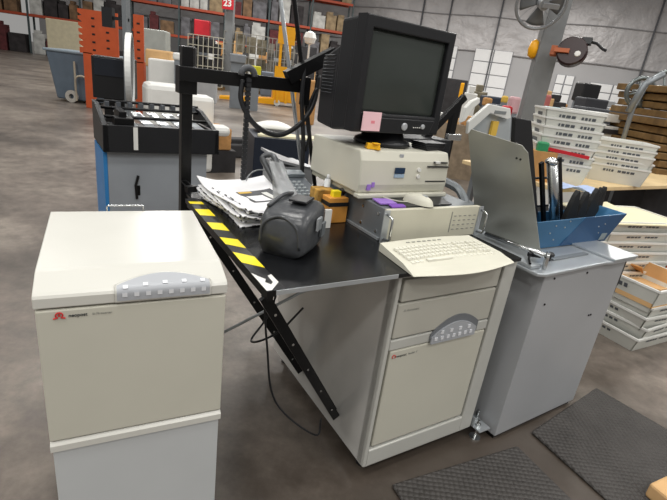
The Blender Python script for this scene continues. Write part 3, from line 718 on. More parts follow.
for a, z in ((.80, .80), (.84, .77), (.82, .83), (.88, .82), (1.12, .81), (1.16, .82), (1.14, .78), (.90, .845)):
    y_ = .10-.015*(z-.7345)/.12-.003; mb = MB(); mb.cyl((a, y_-.001, z), (a, y_+.002, z), .003, seg=8); part('rivet', mb, light_metal, root, B_)
mb = MB(); mb.hexa([(1.165, .094, .745), (1.205, .094, .745), (1.205, .096, .745), (1.165, .096, .745), (1.170, .090, .775), (1.21, .090, .775), (1.21, .092, .775), (1.170, .092, .775)]); part('rating_label', mb, mat('label_grey', '#8d9aa0', .5), root, B_)
for i, (u, wd_, hh) in enumerate(((.985, .090, .945), (1.080, .080, .935), (1.165, .090, .945), (1.235, .055, .945), (1.285, .05, .945))):
    f = [(0, 0), (.25, .30), (.5, .62), (.72, .85), (.9, .97), (1, 1)]
    yv = .16+.012*i; pts = [(u+.012, yv, .76), (u, yv, .80)]+[(u+wd_*.50*a**1.3, yv, .80+(hh-.80)*b) for a, b in f[1:]]+[(u+wd_*.62, yv, hh-.012), (u+wd_-.004, yv, .80), (u+wd_+.012, yv, .76)]
    mb = MB(); mb.prism(pts, (0, .02, 0)); part('fin', mb, mat('fin_black', '#151617', .6), root, B_, bev=.002)

# tall black magazines and silver cylinder
root = thing('feed_tower', 'tall black twin panels with a silver roller, behind the steel plate', 'machine part', T, (.85, .3, .735))
mb = MB(); mb.prism([(.82, .22, .735), (.905, .22, .735), (.885, .22, .84), (.69, .22, 1.195), (.60, .22, 1.20), (.63, .22, 1.10)], (0, .018, 0)); part('front_panel', mb, black_plastic, root, T, bev=.003)
mb = MB(); mb.prism([(.85, .26, .735), (.94, .26, .735), (.92, .26, .86), (.745, .26, 1.18), (.705, .26, 1.185), (.70, .26, 1.15)], (0, .015, 0)); part('rear_panel', mb, black_plastic, root, T, bev=.003)
mb = MB(); mb.cyl((1.045, .22, .74), (.880, .22, 1.045), .021, seg=24); mb.lathe([(.024, 0), (.026, .01), (.014, .022), (0, .026)], (.876, .22, 1.04), 24); part('roller', mb, chrome, root, T, smooth=True, label='silver roller')
mb = MB(); beam(mb, (.995, .24, .74), (.842, .24, 1.04), .012, .018); part('side_bar', mb, black_metal, root, T)
mb = MB(); beam(mb, (1.115, .24, .74), (.945, .24, 1.06), .012, .020); part('side_bar', mb, black_metal, root, T)
mb = MB()
for z, a in ((.85, 1.03), (.97, .965)): mb.tube([(a-.16, .262, z), (a+.05, .262, z+.005)], .005, 8)
part('rung', mb, black_metal, root, T)
# white plastic guide, wire clutter behind plate
root = thing('side_guide', 'light plastic slotted guide above and behind the steel plate', 'guide', T, (.70, .45, .735))
mb = MB(); mb.prism([(.630, .50, 1.14), (.640, .50, 1.20), (.665, .50, 1.228), (.704, .50, 1.246), (.712, .50, 1.226), (.675, .50, 1.196), (.652, .50, 1.150)], (0, .02, 0)); part('left_wing', mb, white_m, root, T, bev=.004)
mb = MB(); mb.prism([(.650, .48, 1.150), (.746, .48, 1.226), (.878, .48, 1.218), (.897, .48, 1.180), (.875, .48, 1.172), (.763, .48, 1.190), (.690, .48, 1.128), (.66, .48, 1.10)], (0, .015, 0)); part('back_bar', mb, white_m, root, T, bev=.003)
mb = MB(); mb.box(.785, .855, .4775, .4805, 1.192, 1.204); part('slot', mb, mat('slot_grey', '#7f8384', .5), root, T)
mb = MB(); mb.prism([(.86, .50, .735), (1.05, .50, .735), (.92, .50, 1.18), (.77, .50, 1.19), (.70, .50, 1.13), (.73, .50, 1.06)], (0, .008, 0)); part('clear_panel', mb, mat('frosted_panel', '#a9aeb0', .3, var=.1), root, T)
mb = MB(); mb.box(.80, .835, .485, .498, 1.10, 1.16); part('gold_label', mb, goldy, root, T)
mb = MB(); mb.tube(curve_pts([(.50, .30, .78), (.58, .33, .83), (.62, .42, .88), (.60, .5, .90)], 8), .018, 8); mb.box(.54, .68, .36, .44, .735, .84)
solo('grey_duct', 'grey curved duct between the silver case and the steel plate', 'duct', mb, grey_metal, T, smooth=False)
mb = MB(); mb.box(.47, .80, .70, .85, .0, 1.04)
solo('black_machine_block', 'black machine block behind the beige computer on the right', 'machine', mb, black_plastic, T, bev=.004)

# ------------------------------------------------------------------ mats
def matobj(pts, lb):
    mb = MB(); mb.prism([(*p, 0.001) for p in pts], (0, 0, .013)); o = solo('rubber_mat', lb, 'mat', mb, rubber, ID, bev=.006)
    a, b, c, dd = [Vector((*p, .0145)) for p in pts]; mb = MB()
    return o
q = [atz(*p, .014) for p in ((393, 494), (497, 438), (566, 500), (470, 640))]
m_ = [(.30, 1.19), (.81, 1.455), (1.07, .95), (.56, .68)]
matobj(m_, 'dark textured rubber mat in front of the drawer cabinet')
matobj([(.90, 1.55), (1.35, 1.93), (1.75, 1.42), (1.22, .95)], 'dark rubber mat on the right, in front of the grey cabinet')

# ------------------------------------------------------------------ corrugated mail trays
def tray_root(name, label, fr, L=.46, D=.30, Hh=.12, group=None, inner=None):
    root = thing(name, label, 'tray', fr, group=group)
    t = .006; e = .025
    mb = MB()
    A = [(-L/2+e, -D/2+e), (L/2-e, -D/2+e), (L/2-e, D/2-e), (-L/2+e, D/2-e)]; Bq = [(-L/2, -D/2), (L/2, -D/2), (L/2, D/2), (-L/2, D/2)]
    for i in range(4):
        j = (i+1) % 4; a, b, c, d_ = Vector((*A[i], 0)), Vector((*A[j], 0)), Vector((*Bq[j], Hh)), Vector((*Bq[i], Hh))
        n = Vector((-(b-a).y, (b-a).x, 0)).normalized()*t
        mb.hexa([a, b, b+n, a+n, d_, c, c+n, d_+n])
    mb.box(-L/2+e, L/2-e, -D/2+e, D/2-e, 0, t)
    part('tray_body', mb, traym, root, fr)
    mb = MB()
    for i in range(4):
        j = (i+1) % 4; a, b = Vector((*Bq[i], Hh)), Vector((*Bq[j], Hh)); n = Vector((-(b-a).y, (b-a).x, 0)).normalized()
        mb.hexa([a-n*.004, b-n*.004, b+n*.008, a+n*.008, a-n*.004+Vector((0, 0, .012)), b-n*.004+Vector((0, 0, .012)), b+n*.008+Vector((0, 0, .012)), a+n*.008+Vector((0, 0, .012))])
    part('rim', mb, white_m, root, fr)
    mb = MB()
    def onface(x0, x1, z0, z1, side):
        for zz in ((z0, z1),):
            if side == 0:
                f = lambda x, z: Vector((x, -D/2+e*(1-z/Hh)-.0015, z))
            else:
                f = lambda x, z: Vector((-L/2+e*(1-z/Hh)-.0015, x, z))
            mb.prism([f(x0, z0), f(x1, z0), f(x1, z1), f(x0, z1)], (0, -.0006, 0) if side == 0 else (-.0006, 0, 0))
    x = -L*.26
    for k in range(9):
        wd = random.uniform(.010, .028)
        if k != 4: onface(x, x+wd, Hh*.70, Hh*.84, 0)
        x += wd+.007
    part('printed_lettering', mb, mat('tray_ink', '#55595f', .6), root, fr); mb = MB()
    for k in range(4): onface(-D*.2+k*.03, -D*.2+k*.03+.02, Hh*.66, Hh*.84, 1)
    part('printed_lettering', mb, mat('tray_ink', '#55595f', .6), root, fr)
    if inner:
        mb = MB(); mb.box(-L/2+.02, L/2-.02, -D/2+.02, D/2-.02, Hh*.25, Hh*.3)
        for i in range(4):
            j = (i+1) % 4; s_ = .94; a, b = Vector((Bq[i][0]*s_, Bq[i][1]*s_, Hh*.25)), Vector((Bq[j][0]*s_, Bq[j][1]*s_, Hh*.25)); n = Vector((-(b-a).y, (b-a).x, 0)).normalized()*.005
            q = Vector((0, 0, Hh*.85)); mb.hexa([a, b, b+n, a+n, a+q, b+q, b+n+q, a+n+q])
        part('cardboard_lining', mb, cardl, root, fr)
    return root
def yawM(p, yaw, tx=0, ty=0): return Matrix.Translation(p) @ Matrix.Rotation(yaw, 4, 'Z') @ Matrix.Rotation(tx, 4, 'X') @ Matrix.Rotation(ty, 4, 'Y')
# bench behind
BN = frame(1.454, 3.076, .590)
root = thing('packing_bench', 'light wood topped bench carrying the stacks of white trays', 'bench', BN, (.9, .4, 0))
mb = MB(); mb.box(-.08, 2.3, 0, .85, .72, .75); part('bench_top', mb, wood, root, BN, bev=.004)
for u in (.02, 2.2):
    for v in (.05, .78):
        mb = MB(); mb.box(u-.02, u+.02, v-.02, v+.02, 0, .72); part('leg', mb, grey_metal, root, BN)
mb = MB(); mb.box(0, 2.2, .76, .78, .3, .36); part('stretcher', mb, grey_metal, root, BN)
# stack A
pA = atz(573, 186, .75)+Vector((-.09, .18, .0))
for k in range(7):
    if k == 0: tA = tray_root('mail_tray', 'white mail tray in the taller nested stack on the bench', yawM(pA, -.12), .38, .32, .13, 'taller stack of nested mail trays')
    else: dup(tA, yawM(pA+Vector((random.uniform(-.006, .006), 0, .056*k)), -.12+random.uniform(-.04, .04)))
mb = MB(); mb.box(-.15, .15, -.185, -.176, 0, .022); solo('red_strap', 'red strip across the middle of the taller tray stack', 'strip', mb, redm, yawM(pA+Vector((0, 0, .20)), -.12, 0, .08))
pB = atz(618, 184, .75)+Vector((0, .14, 0))
for k in range(5):
    if k == 0: tB = tray_root('mail_tray', 'white mail tray in the shorter nested stack at the right of the bench', yawM(pB, -.2), .42, .30, .12, 'shorter stack of nested mail trays')
    else: dup(tB, yawM(pB+Vector((random.uniform(-.006, .006), 0, .045*k)), -.2+random.uniform(-.05, .05)))
# stack under the bench: flats with cream sheet
pC = atz(628, 262, .25); BNy = .16
pC = Vector((1.80, 2.92, 0))
for k in range(10):
    lb = 'white printed tray in the tall stack directly in front of the bench'
    if k == 0: tC = tray_root('flat_tray', lb, yawM(pC, .35), .62, .36, .08, 'trays stacked in front of the bench')
    else: dup(tC, yawM(pC+Vector((random.uniform(-.01, .01), 0, .064*k)), .35+random.uniform(-.03, .03)))
mb = MB(); mb.hexa([(-.33, -.20, 0), (.33, -.20, 0), (.30, .22, .0), (-.33, .22, 0), (-.33, -.20, .006), (.33, -.20, .006), (.30, .22, .006), (-.33, .22, .006)]); mb.prism([(-.33, -.19, .0065), (.05, .10, .02), (.05, .2, .03), (-.33, .21, .0065)], (0, 0, .003))
solo('cream_sheet', 'cream board sheet lying on the tray stack in front of the bench', 'sheet', mb, cream_sheet, yawM(pC+Vector((0, 0, .655)), .35))
# floor stack right of the grey cabinet
FS = frame(1.76, 2.345, .52)
def fsp(z, du=0, dv=0, r=0, tx=0, ty=0): return FS @ Matrix.Translation((.20+du, .26+dv, z)) @ Matrix.Rotation(r, 4, 'Z') @ Matrix.Rotation(tx, 4, 'X') @ Matrix.Rotation(ty, 4, 'Y')
lbs = ['lowest white tray of the stack on the floor beside the grey cabinet', 'second white tray from the floor beside the grey cabinet', 'third white tray from the floor beside the grey cabinet', 'fourth white tray up, slightly turned, beside the grey cabinet']
t0 = tray_root('floor_tray', lbs[0], fsp(.0), .42, .54, .082)
for k in range(1, 4): dup(t0, fsp(.068*k, random.uniform(-.015, .01), random.uniform(-.01, .01), random.uniform(-.07, .07)), lbs[k])
tray_root('lined_tray', 'top tray of the floor stack, lined with open brown cardboard', fsp(.262, -.01, -.01, .0), .46, .56, .135, inner=True)
mb = MB(); mb.box(-.08, .10, -.12, .10, 0, .008, M=Matrix.Rotation(.5, 4, 'Y')); solo('cardboard_flap', 'loose piece of brown cardboard sticking out of the lined tray', 'cardboard', mb, cardb, fsp(.36, .10, .12, .3))
# orange case at right edge
pO = atz(664, 250, .45)
mb = MB(); mb.box(-.0, .35, 0, .25, 0, .34); o = solo('orange_case', 'orange red box at the right edge in front of the bench', 'box', mb, orange, frame(2.36, 2.95, .1, .28), bev=.005)
mb = MB(); mb.box(.04, .12, -.003, 0, .12, .30); mb.box(-.003, 0, .03, .2, .10, .16); part('black_print', mb, hblack, o, frame(2.36, 2.95, .1, .28))
mb = MB(); mb.box(0, .40, 0, .35, 0, .28); solo('white_carton', 'white carton under the orange box at the right edge', 'box', mb, white_m, frame(2.34, 2.93, .1))
# label paper, green bits on bench
mb = MB(); mb.grid(lambda a, b: Vector((a*.26, b*.14, .002+.03*math.sin(a*4+b*2)**2)), 10, 6); o = solo('crumpled_leaflet', 'pale blue crumpled leaflet on the left end of the bench', 'leaflet', mb, mat('pale_blue_paper', '#aebfe0', .7), yawM(atz(560, 189, .752), -.25), solid=.003)
p = aty(543, 151, 3.2); mb = MB(); mb.box(-.035, .035, 0, .05, -.05, .06); o = solo('green_tube', 'small green and red pot beside the tall stack of trays', 'pot', mb, green_m, Matrix.Translation((p.x, p.y, .95)), bev=.01)
p2 = aty(545, 168, 3.1)
mb = MB(); mb.box(-.05, .12, 0, .14, 0, .20); solo('tan_carton', 'small brown carton left of the tall tray stack on the bench', 'box', mb, cardb, Matrix.Translation((p.x-.02, 3.19, .75)))
# brown board stack far right
pw = Vector((3.62, 5.0, 0))
for k in range(11):
    z = .74+k*.073; mb = MB(); yw = random.uniform(-.05, .05)
    mb.box(-.78, .9, -.3, .5, 0, .062)
    solo('wooden_board', 'brown wooden board in the big stack at the right edge', 'board', mb, brownw, yawM((pw.x+.03*math.sin(k*1.7), pw.y, z), .20+yw), group='brown board stack', bev=.008)
mb = MB(); mb.box(-.78, .9, -.3, .5, 0, .735); solo('dark_crate', 'dark crate under the stack of brown boards', 'crate', mb, darkgoods, yawM(pw, .20))
p = Vector((2.62, 5.35, 0)); 
mb = MB(); mb.box(-.15, .45, -.2, .4, 1.14, 1.22); mb.box(-.15, .45, -.2, .4, 0, 1.10); solo('white_topped_stand', 'stand with a white top left of the brown boards', 'stand', mb, white_m, yawM(p, .3), bev=.01)
mb = MB()
for k in range(4): mb.box(-.12, .38, -.215, -.2, .72+k*.1, .77+k*.1)
solo('dark_slot_rack', 'dark slotted rack under the white top left of the brown boards', 'rack', mb, darkgoods, yawM(p, .3))
# chrome spools on boards
for i, (px, py, r_) in enumerate(((640, 92, .13), (652, 100, .12), (664, 88, .15))):
    pp = aty(px, py, 5.0); mb = MB(); mb.tube([(pp.x+r_*math.cos(a), pp.y, pp.z+r_*math.sin(a)) for a in [R(x) for x in range(0, 361, 20)]], .022, 8, caps=False)
    mb.cyl((pp.x, pp.y-.05, pp.z), (pp.x, pp.y+.1, pp.z), .03, seg=10)
    for a in range(0, 360, 90): mb.tube([(pp.x, pp.y, pp.z), (pp.x+r_*math.cos(R(a+20)), pp.y, pp.z+r_*math.sin(R(a+20)))], .01, 6)
    solo('spoked_wheel', ['grey wheel rim above the boards, leftmost of three', 'grey wheel rim in the middle of the three above the boards', 'grey wheel rim at the right edge above the boards'][i], 'wheel', mb, mat('dull_steel', '#6e7474', .35, metal=.6), ID, smooth=True)
p0, p1 = aty(622, 150, 4.6), aty(667, 60, 4.6)
mb = MB(); mb.tube([aty(618, 155, 4.62), aty(633, 108, 4.62), aty(650, 78, 4.62)], .022, 8); mb.tube([aty(628, 112, 4.62), aty(645, 84, 4.62), aty(664, 74, 4.62)], .03, 8)
solo('metal_rail_arm', 'grey slanting metal arm in front of the brown boards', 'arm', mb, grey_metal, ID, smooth=True)

# ------------------------------------------------------------------ column with fan and cord reel
colm = mat('column_grey', '#77797a', .5, var=.06)
mb = MB(); mb.box(1.855, 2.07, 5.42, 5.56, 0, 4.2); struct('column_1' if False else 'trim_4', mb, colm, ID, bev=.01)
root = thing('wall_fan', 'round grey fan mounted high on the steel column', 'fan', ID, (1.80, 5.25, 2.15))
fc = Vector((1.70, 5.22, 2.15)); FM = Matrix.Translation(fc) @ Matrix.Rotation(R(-70), 4, 'X') @ Matrix.Rotation(.0, 4, 'Y')
fan_m = mat('fan_grey', '#8b8d90', .4, metal=.3)
mb = MB(); mb.tube([(.24*math.cos(a), .24*math.sin(a), 0) for a in [R(x) for x in range(0, 361, 12)]], .016, 8, caps=False)
part('rim', mb, fan_m, root, FM, smooth=True)
for k in range(4):
    mb = MB()
    def bl(a, b, k=k): 
        th = k*PI/2+(a-.5)*(.9); r = .04+.17*b; return Vector((r*math.cos(th), r*math.sin(th), .03*(a-.5)))
    mb.grid(bl, 6, 5); part('blade', mb, mat('blade_grey', '#5f6163', .4), root, FM, solid=.004, smooth=True)
mb = MB()
for k in range(16): 
    a = R(k*22.5); mb.tube([(.05*math.cos(a), .05*math.sin(a), .055), (.15*math.cos(a), .15*math.sin(a), .05), (.24*math.cos(a), .24*math.sin(a), 0)], .002, 4)
part('wire_guard', mb, fan_m, root, FM)
mb = MB(); mb.lathe([(.05, -.1), (.05, .03), (.03, .06), (0, .065)], (0, 0, 0), 20); mb.box(-.02, .14, -.02, .02, -.12, -.08); part('motor', mb, fan_m, root, FM, smooth=False)
root = thing('cord_reel', 'dark red and black cord reel with orange bracket on the steel column', 'reel', ID, (2.2, 5.3, 1.75))
rc = aty(572, 52, 5.2); RM = Matrix.Translation(rc) @ Matrix.Rotation(-.5, 4, 'Z') @ Matrix.Rotation(R(75), 4, 'X')
mb = MB(); mb.lathe([(.0, .05), (.13, .05), (.143, .035), (.143, -.035), (.13, -.05), (0, -.05)], (0, 0, 0), 32); part('drum', mb, mat('reel_dark', '#2a1517', .35), root, RM, smooth=False)
mb = MB(); mb.box(-.16, -.02, -.035, .005, .05, .075); mb.box(-.20, -.14, -.05, .04, -.03, .03); part('bracket', mb, mat('reel_orange', '#a8562a', .5), root, RM, label='orange mounting bracket')
mb = MB(); mb.lathe([(.0, .05), (.03, .05), (.025, .06), (0, .062)], (.06, -.03, 0), 12); part('hub_sticker', mb, white_m, root, RM)
mb = MB(); mb.box(.06, .15, .08, .14, -.02, .04); mb.tube([(.15, .11, .0), (.20, .10, 0), (.27, .05, 0), (.30, .04, 0)], .014, 8); part('cord_guide', mb, black_plastic, root, RM)
mb = MB(); mb.box(-.26, -.05, -.20, .03, -.24, -.1); part('mount_box', mb, colm, root, RM, bev=.01) if False else mb.bm.free()
p = aty(533, 47, 5.3); mb = MB(); mb.box(-.05, .05, -.05, .05, -.07, .07); mb.bm.free()
pY = aty(533, 49, 5.5); mb = MB(); mb.lathe([(0, -.10), (.05, -.07), (.06, 0), (.045, .07), (0, .10)], pY+Vector((.01, 0, 0)), 16); solo('warning_light', 'yellow rounded light fixed to the left side of the steel column', 'light', mb, stk, ID, smooth=True)

# ------------------------------------------------------------------ left background machine
LMf = frame(-1.325, 2.52, .60)
root = thing('envelope_machine', 'grey machine with a black topped feed bed, behind the left cream cabinet', 'machine', LMf, (.32, .3, 0))
mb = MB(); mb.box(.02, .585, .03, .44, 0, .70); part('body', mb, mat('machine_grey', '#8d9298', .4, var=.06), root, LMf, bev=.004)
mb = MB(); mb.box(-.0, .02, .03, .42, 0, .69); part('blue_side', mb, blue_edge, root, LMf, label='blue side panel')
mb = MB(); mb.box(.0, .646, 0, .026, .70, .845); mb.box(.0, .03, .0, .44, .70, .845); mb.box(.62, .646, 0, .44, .70, .83); mb.box(.03, .62, .02, .44, .70, .80); part('black_bed', mb, black_plastic, root, LMf, bev=.003)
for i in range(5):
    mb = MB(); a = .14+i*.095; mb.hexa([(a, .04, .83), (a+.055, .04, .83), (a+.03, .40, .87), (a-.03, .40, .87), (a, .04, .836), (a+.055, .04, .836), (a+.03, .40, .876), (a-.03, .40, .876)]); part('slat', mb, light_metal, root, LMf)
for v, z in ((.16, .87), (.33, .90), (.40, .93)):
    mb = MB(); mb.cyl((.02, v, z), (.63, v, z), .009, seg=10); part('roller_bar', mb, black_metal, root, LMf, smooth=True)
mb = MB()
for i in range(9): mb.box(.06+i*.065, .085+i*.065, .36, .42, .90, .93)
part('roller_clips', mb, mat('clip_steel', '#6c7076', .35, metal=.6), root, LMf)
for a in (.0, .61):
    mb = MB(); mb.prism([(a, .02, .845), (a, .44, .845), (a, .44, .93), (a, .30, .92), (a, .10, .87)], (.025, 0, 0)); part('side_cheek', mb, black_plastic, root, LMf)
mb = MB(); mb.box(.155, .178, -.004, 0, .715, .84); part('white_tag', mb, white_m, root, LMf, label='white tag')
mb = MB(); mb.box(.07, .17, .05, .16, .83, .88); mb.box(.10, .14, .1, .3, .86, .91); part('feed_head', mb, black_metal, root, LMf, bev=.004)
mb = MB(); mb.box(.17, .19, -.0015+.03, .031, .44, .50); mb.tube([(.18, .027, .56), (.165, .027, .50), (.17, .027, .42)], .008, 6); part('door_latch', mb, black_metal, root, LMf)
# black console on the machine
CM = yawM(atz(96, 99, .86), .25)
root = thing('black_console', 'black box console standing on the far left of the grey machine', 'console', CM)
mb = MB(); mb.box(-.02, .25, 0, .22, .01, .30); part('body', mb, mat('console_black', '#101114', .5), root, CM, bev=.006)
mb = MB(); mb.box(0, .23, -.006, 0, .17, .29); part('upper_face', mb, mat('console_navy', '#1a1f28', .3), root, CM, bev=.002)
mb = MB(); mb.box(.04, .20, .06, .18, -.86, .012); part('pedestal', mb, black_metal, root, CM)
# white wheel, edge on
pw_ = aty(130, 70, 3.35); WMx = Matrix.Translation(pw_) @ Matrix.Rotation(.37, 4, 'Z') @ Matrix.Rotation(R(90), 4, 'Y')
root = thing('wheel_on_stand', 'white rimmed wheel seen nearly edge on beside the black console', 'wheel', Matrix.Translation(pw_))
mb = MB(); mb.lathe([(.222, -.018), (.235, -.018), (.235, .018), (.222, .018), (.222, -.018)], (0, 0, 0), 48, WMx.to_3x3().to_4x4(), False); part('rim', mb, mat('wheel_white', '#e4e5e3', .4), root, Matrix.Translation(pw_), smooth=False)
mb = MB(); mb.lathe([(0.0, -.006), (.224, -.006), (.224, .006), (0, .006)], (0, 0, 0), 48, WMx.to_3x3().to_4x4()); part('disc', mb, mat('disc_steel', '#5f656c', .35, metal=.6, var=.3), root, Matrix.Translation(pw_))
mb = MB(); mb.box(-.03, .0, -.03, .03, -.42, 0); mb.box(-.03, 0, -.03, .03, 0, .62); part('stand_post', mb, grey_metal, root, Matrix.Translation(pw_))
mb = MB(); mb.box(-.17, -.10, -.02, .02, .25, .37); mb.box(-.12, 0, -.01, .01, .30, .32); part('black_clip', mb, black_plastic, root, Matrix.Translation(pw_))
# orange perforated guards
def guard(x0, y0, x1, y1, Y, lb, post, teeth):
    a, b = aty(x0, y0, Y), aty(x1, y0, Y); c = aty(x0, y1, Y); w2, h2 = b.x-a.x, a.z-c.z
    fr = Matrix.Translation((a.x, Y, c.z)) @ Matrix.Rotation(-.13*0, 4, 'Y')
    root = thing('orange_guard', lb, 'guard', Matrix.Translation((a.x, Y, 0)))
    mb = MB(); pts = [(0, 0, 0)]
    n = 7
    pts = [(0.0, 0, 0), (w2, 0, 0), (w2, 0, h2)]
    pts += [(0.0, 0, h2)]
    if teeth:
        for i in range(n-1, 0, -1): z = h2*i/n; pts += [(0, 0, z+.045), (.08, 0, z), (0, 0, z-.012)]
    mb.prism(pts, (0, .03, 0)); pnl = part('guard_panel', mb, orange, root, fr)
    k = 0
    for i in range(2 if teeth else 1):
        for j in range(5):
            mb = MB(); x = w2*(.38+.36*i if teeth else .5); z = h2*(.10+.18*j+.08*i); mb.box(x-.028, x+.028, -.006, .0, z-.016, z+.016); part('slot', mb, hblack, pnl, fr)
    mb = MB(); mb.box(post, post+.17, .0, .1, 0, c.z+.02); part('post', mb, orange, root, Matrix.Translation((a.x, Y, 0)), bev=.003)
guard(77, 8, 117, 52, 9.3, 'left orange perforated guard panel with a notched edge', .06, True)
guard(133, 14, 143, 62, 9.3, 'narrow orange perforated guard panel right of the white wheel', .01, False)
# wheeled bin
bp_ = Vector((-6.12, 9.75, 0)); Bf = frame(bp_.x, bp_.y, .1)
root = thing('wheeled_bin', 'dark grey wheeled bin standing on the open floor at the left', 'bin', Bf)
mb = MB(); mb.hexa([(.05, .05, .04), (.95, .05, .04), (.95, .75, .04), (.05, .75, .04), (-.06, -.05, .96), (1.15, -.05, .96), (1.15, .9, .96), (-.06, .9, .96)]); part('body', mb, bin_m, root, Bf, bev=.03)
mb = MB(); mb.box(-.10, 1.18, -.08, .93, .94, .99); part('rim', mb, mat('rim_grey', '#7d8a94', .5), root, Bf, bev=.02)
for u in (.30,):
    mb = MB(); mb.lathe([(.05, -.03), (.12, -.03), (.12, .03), (.05, .03), (.05, -.03)], (.38, -.02, .12), 20, Matrix.Rotation(PI/2, 4, 'X'), False); part('wheel', mb, mat('wheel_grey', '#b4b0a8', .5), root, Bf)
mb = MB(); mb.box(.1, .2, .5, .6, 0, .06); mb.box(.8, .9, .1, .2, 0, .06); part('caster', mb, black_plastic, root, Bf)
mb = MB(); mb.tube([(.50, -.09, .05), (.50, -.09, .80)], .02, 8); mb.tube(curve_pts([(.50, -.1, .25), (.52, -.12, .48), (.62, -.12, .54), (.72, -.1, .52)], 6), .02, 8); part('handle_bar', mb, mat('handle_tan', '#a59d8c', .5), root, Bf)

# ------------------------------------------------------------------ things beyond, centre left
def boxat(name, lb, cat, px, py, z, w3, d3, h3, m, yaw=.3, group=None, bev=.01, down=False):
    p = atz(px, py, z); mb = MB(); mb.box(-w3/2, w3/2, 0, d3, 0 if not down else -z, h3); return solo(name, lb, cat, mb, m, yawM(p, yaw), group=group, bev=bev)
boxat('covered_pallet', 'white plastic covered pallet behind the feed bed of the grey machine', 'pallet', 168, 104, .45, .65, .7, .28, white_m, .5, bev=.08, down=True)
boxat('brown_carton', 'large brown carton on the floor right of the grey machine', 'box', 216, 150, .26, .36, .45, .24, cardb, .6)
mb = MB(); mb.box(-.25, .25, 0, .55, 0, .255); solo('low_dolly', 'low dark dolly under the brown carton', 'dolly', mb, darkgoods, yawM(atz(216, 150, .26)*Vector((1, 1, 0)) if False else Vector((atz(216, 150, .26).x, atz(216, 150, .26).y-.03, 0)), .6))
p = atz(200, 128, .6)
boxat('tan_flap_box', 'tan cardboard sheet leaning over the carton right of the grey machine', 'cardboard', 212, 133, .505, .34, .3, .012, cardl, .3)
boxat('white_bag', 'white bundle on the carton beyond the black post', 'bundle', 203, 108, .72, .26, .30, .12, white_m, .5, bev=.05, down=True)
boxat('white_bag', 'smaller white bundle lower right of the first one', 'bundle', 221, 137, .505, .20, .22, .10, white_m, .5, bev=.04)
# navy box behind the brochures
NB = yawM(atz(252, 178, .30), .35)
mb = MB(); mb.box(0, .50, 0, .55, -.29, .36); o = solo('navy_bin', 'dark navy box behind the brochures, holding pale boards', 'box', mb, mat('navy_box', '#151d2b', .5), NB, bev=.004)
for k in range(3):
    mb = MB(); mb.box(.04+.03*k, .55+.03*k, .05+.06*k, .10+.06*k, 0, .018); solo('pale_board', 'pale narrow board lying on the navy box', 'board', mb, cream_sheet, NB @ Matrix.Translation((0, 0, .362)), group='pale boards on the navy box')
mb = MB(); mb.grid(lambda a, b: Vector((a*.36, b*.25, .03+.05*math.sin(a*3)*math.sin(b*3))), 8, 6); solo('white_sack', 'white crumpled sack beyond the navy box', 'sack', mb, white_m, NB @ Matrix.Translation((.05, .30, .37)), solid=.03, smooth=True)
mb = MB(); mb.box(0, .16, 0, .2, -.05, .42); mb.prism([(-.02, 0, .44), (.16, 0, .40), (.16, .2, .40), (-.02, .2, .46)], (0, 0, .012)); solo('grey_pedestal', 'small grey pedestal with sloping top left of the beige computer', 'pedestal', mb, grey_paint, T @ frame(.09, .98, .1, .42))
mb = MB(); mb.box(-.28, .22, 0, .4, 0, .18); mb.box(-.2, .3, .1, .3, .16, .24); solo('dark_scrap_pile', 'dark low equipment on the floor beyond the frame posts', 'equipment', mb, darkgoods, yawM(atz(232, 158, 0), .6), bev=.02)

# yellow stacker
SF = yawM(Vector((-2.55, 15.6, 0)), .25)
root = thing('pallet_stacker', 'bright yellow pallet stacker standing on the far floor', 'stacker', SF)
mb = MB(); mb.box(-.05, .85, 0, .5, .12, .85); part('body', mb, stk, root, SF, bev=.03)
mb = MB(); mb.box(.05, .13, -.05, .05, .1, 2.35); mb.box(.33, .41, -.05, .05, .1, 2.35); mb.box(-.02, .5, -.07, -.05, 1.85, 2.35); part('mast', mb, stk, root, SF)
mb = MB(); mb.box(-.05, .5, -.1, 0, .8, 1.2); part('carriage', mb, stk, root, SF)
for v in (-.05, .35): mb = MB(); mb.hexa([(-1.7, v-.1, .03), (0, v, .03), (0, v+.14, .03), (-1.7, v+.06, .03), (-1.7, v-.1, .10), (0, v, .22), (0, v+.14, .22), (-1.7, v+.06, .10)]); part('fork', mb, stk, root, SF)
for u in (.1, .7): mb = MB(); mb.cyl((u, -.02, .1), (u, .1, .1), .1); part('wheel', mb, white_m, root, SF)

# gray column far with red sign
mb = MB(); mb.box(-.15, .15, -.15, .15, 0, 9); q = aty(229, 40, 20); struct('trim_5', mb, colm, Matrix.Translation((q.x, q.y, 0)))
q = aty(228, 3, 19.7); mb = MB(); mb.box(-.22, .22, -.02, .02, -.22, .22); o = solo('red_sign', 'red square sign reading 23 on the far grey column', 'sign', mb, redm, Matrix.Translation(q))
mb = text_mb('23', .32, Matrix.Translation(q) @ Matrix.Translation((-.17, -.025, -.11)) @ Matrix.Rotation(PI/2, 4, 'X'), .01); part('numerals', mb, white_m, o, ID)

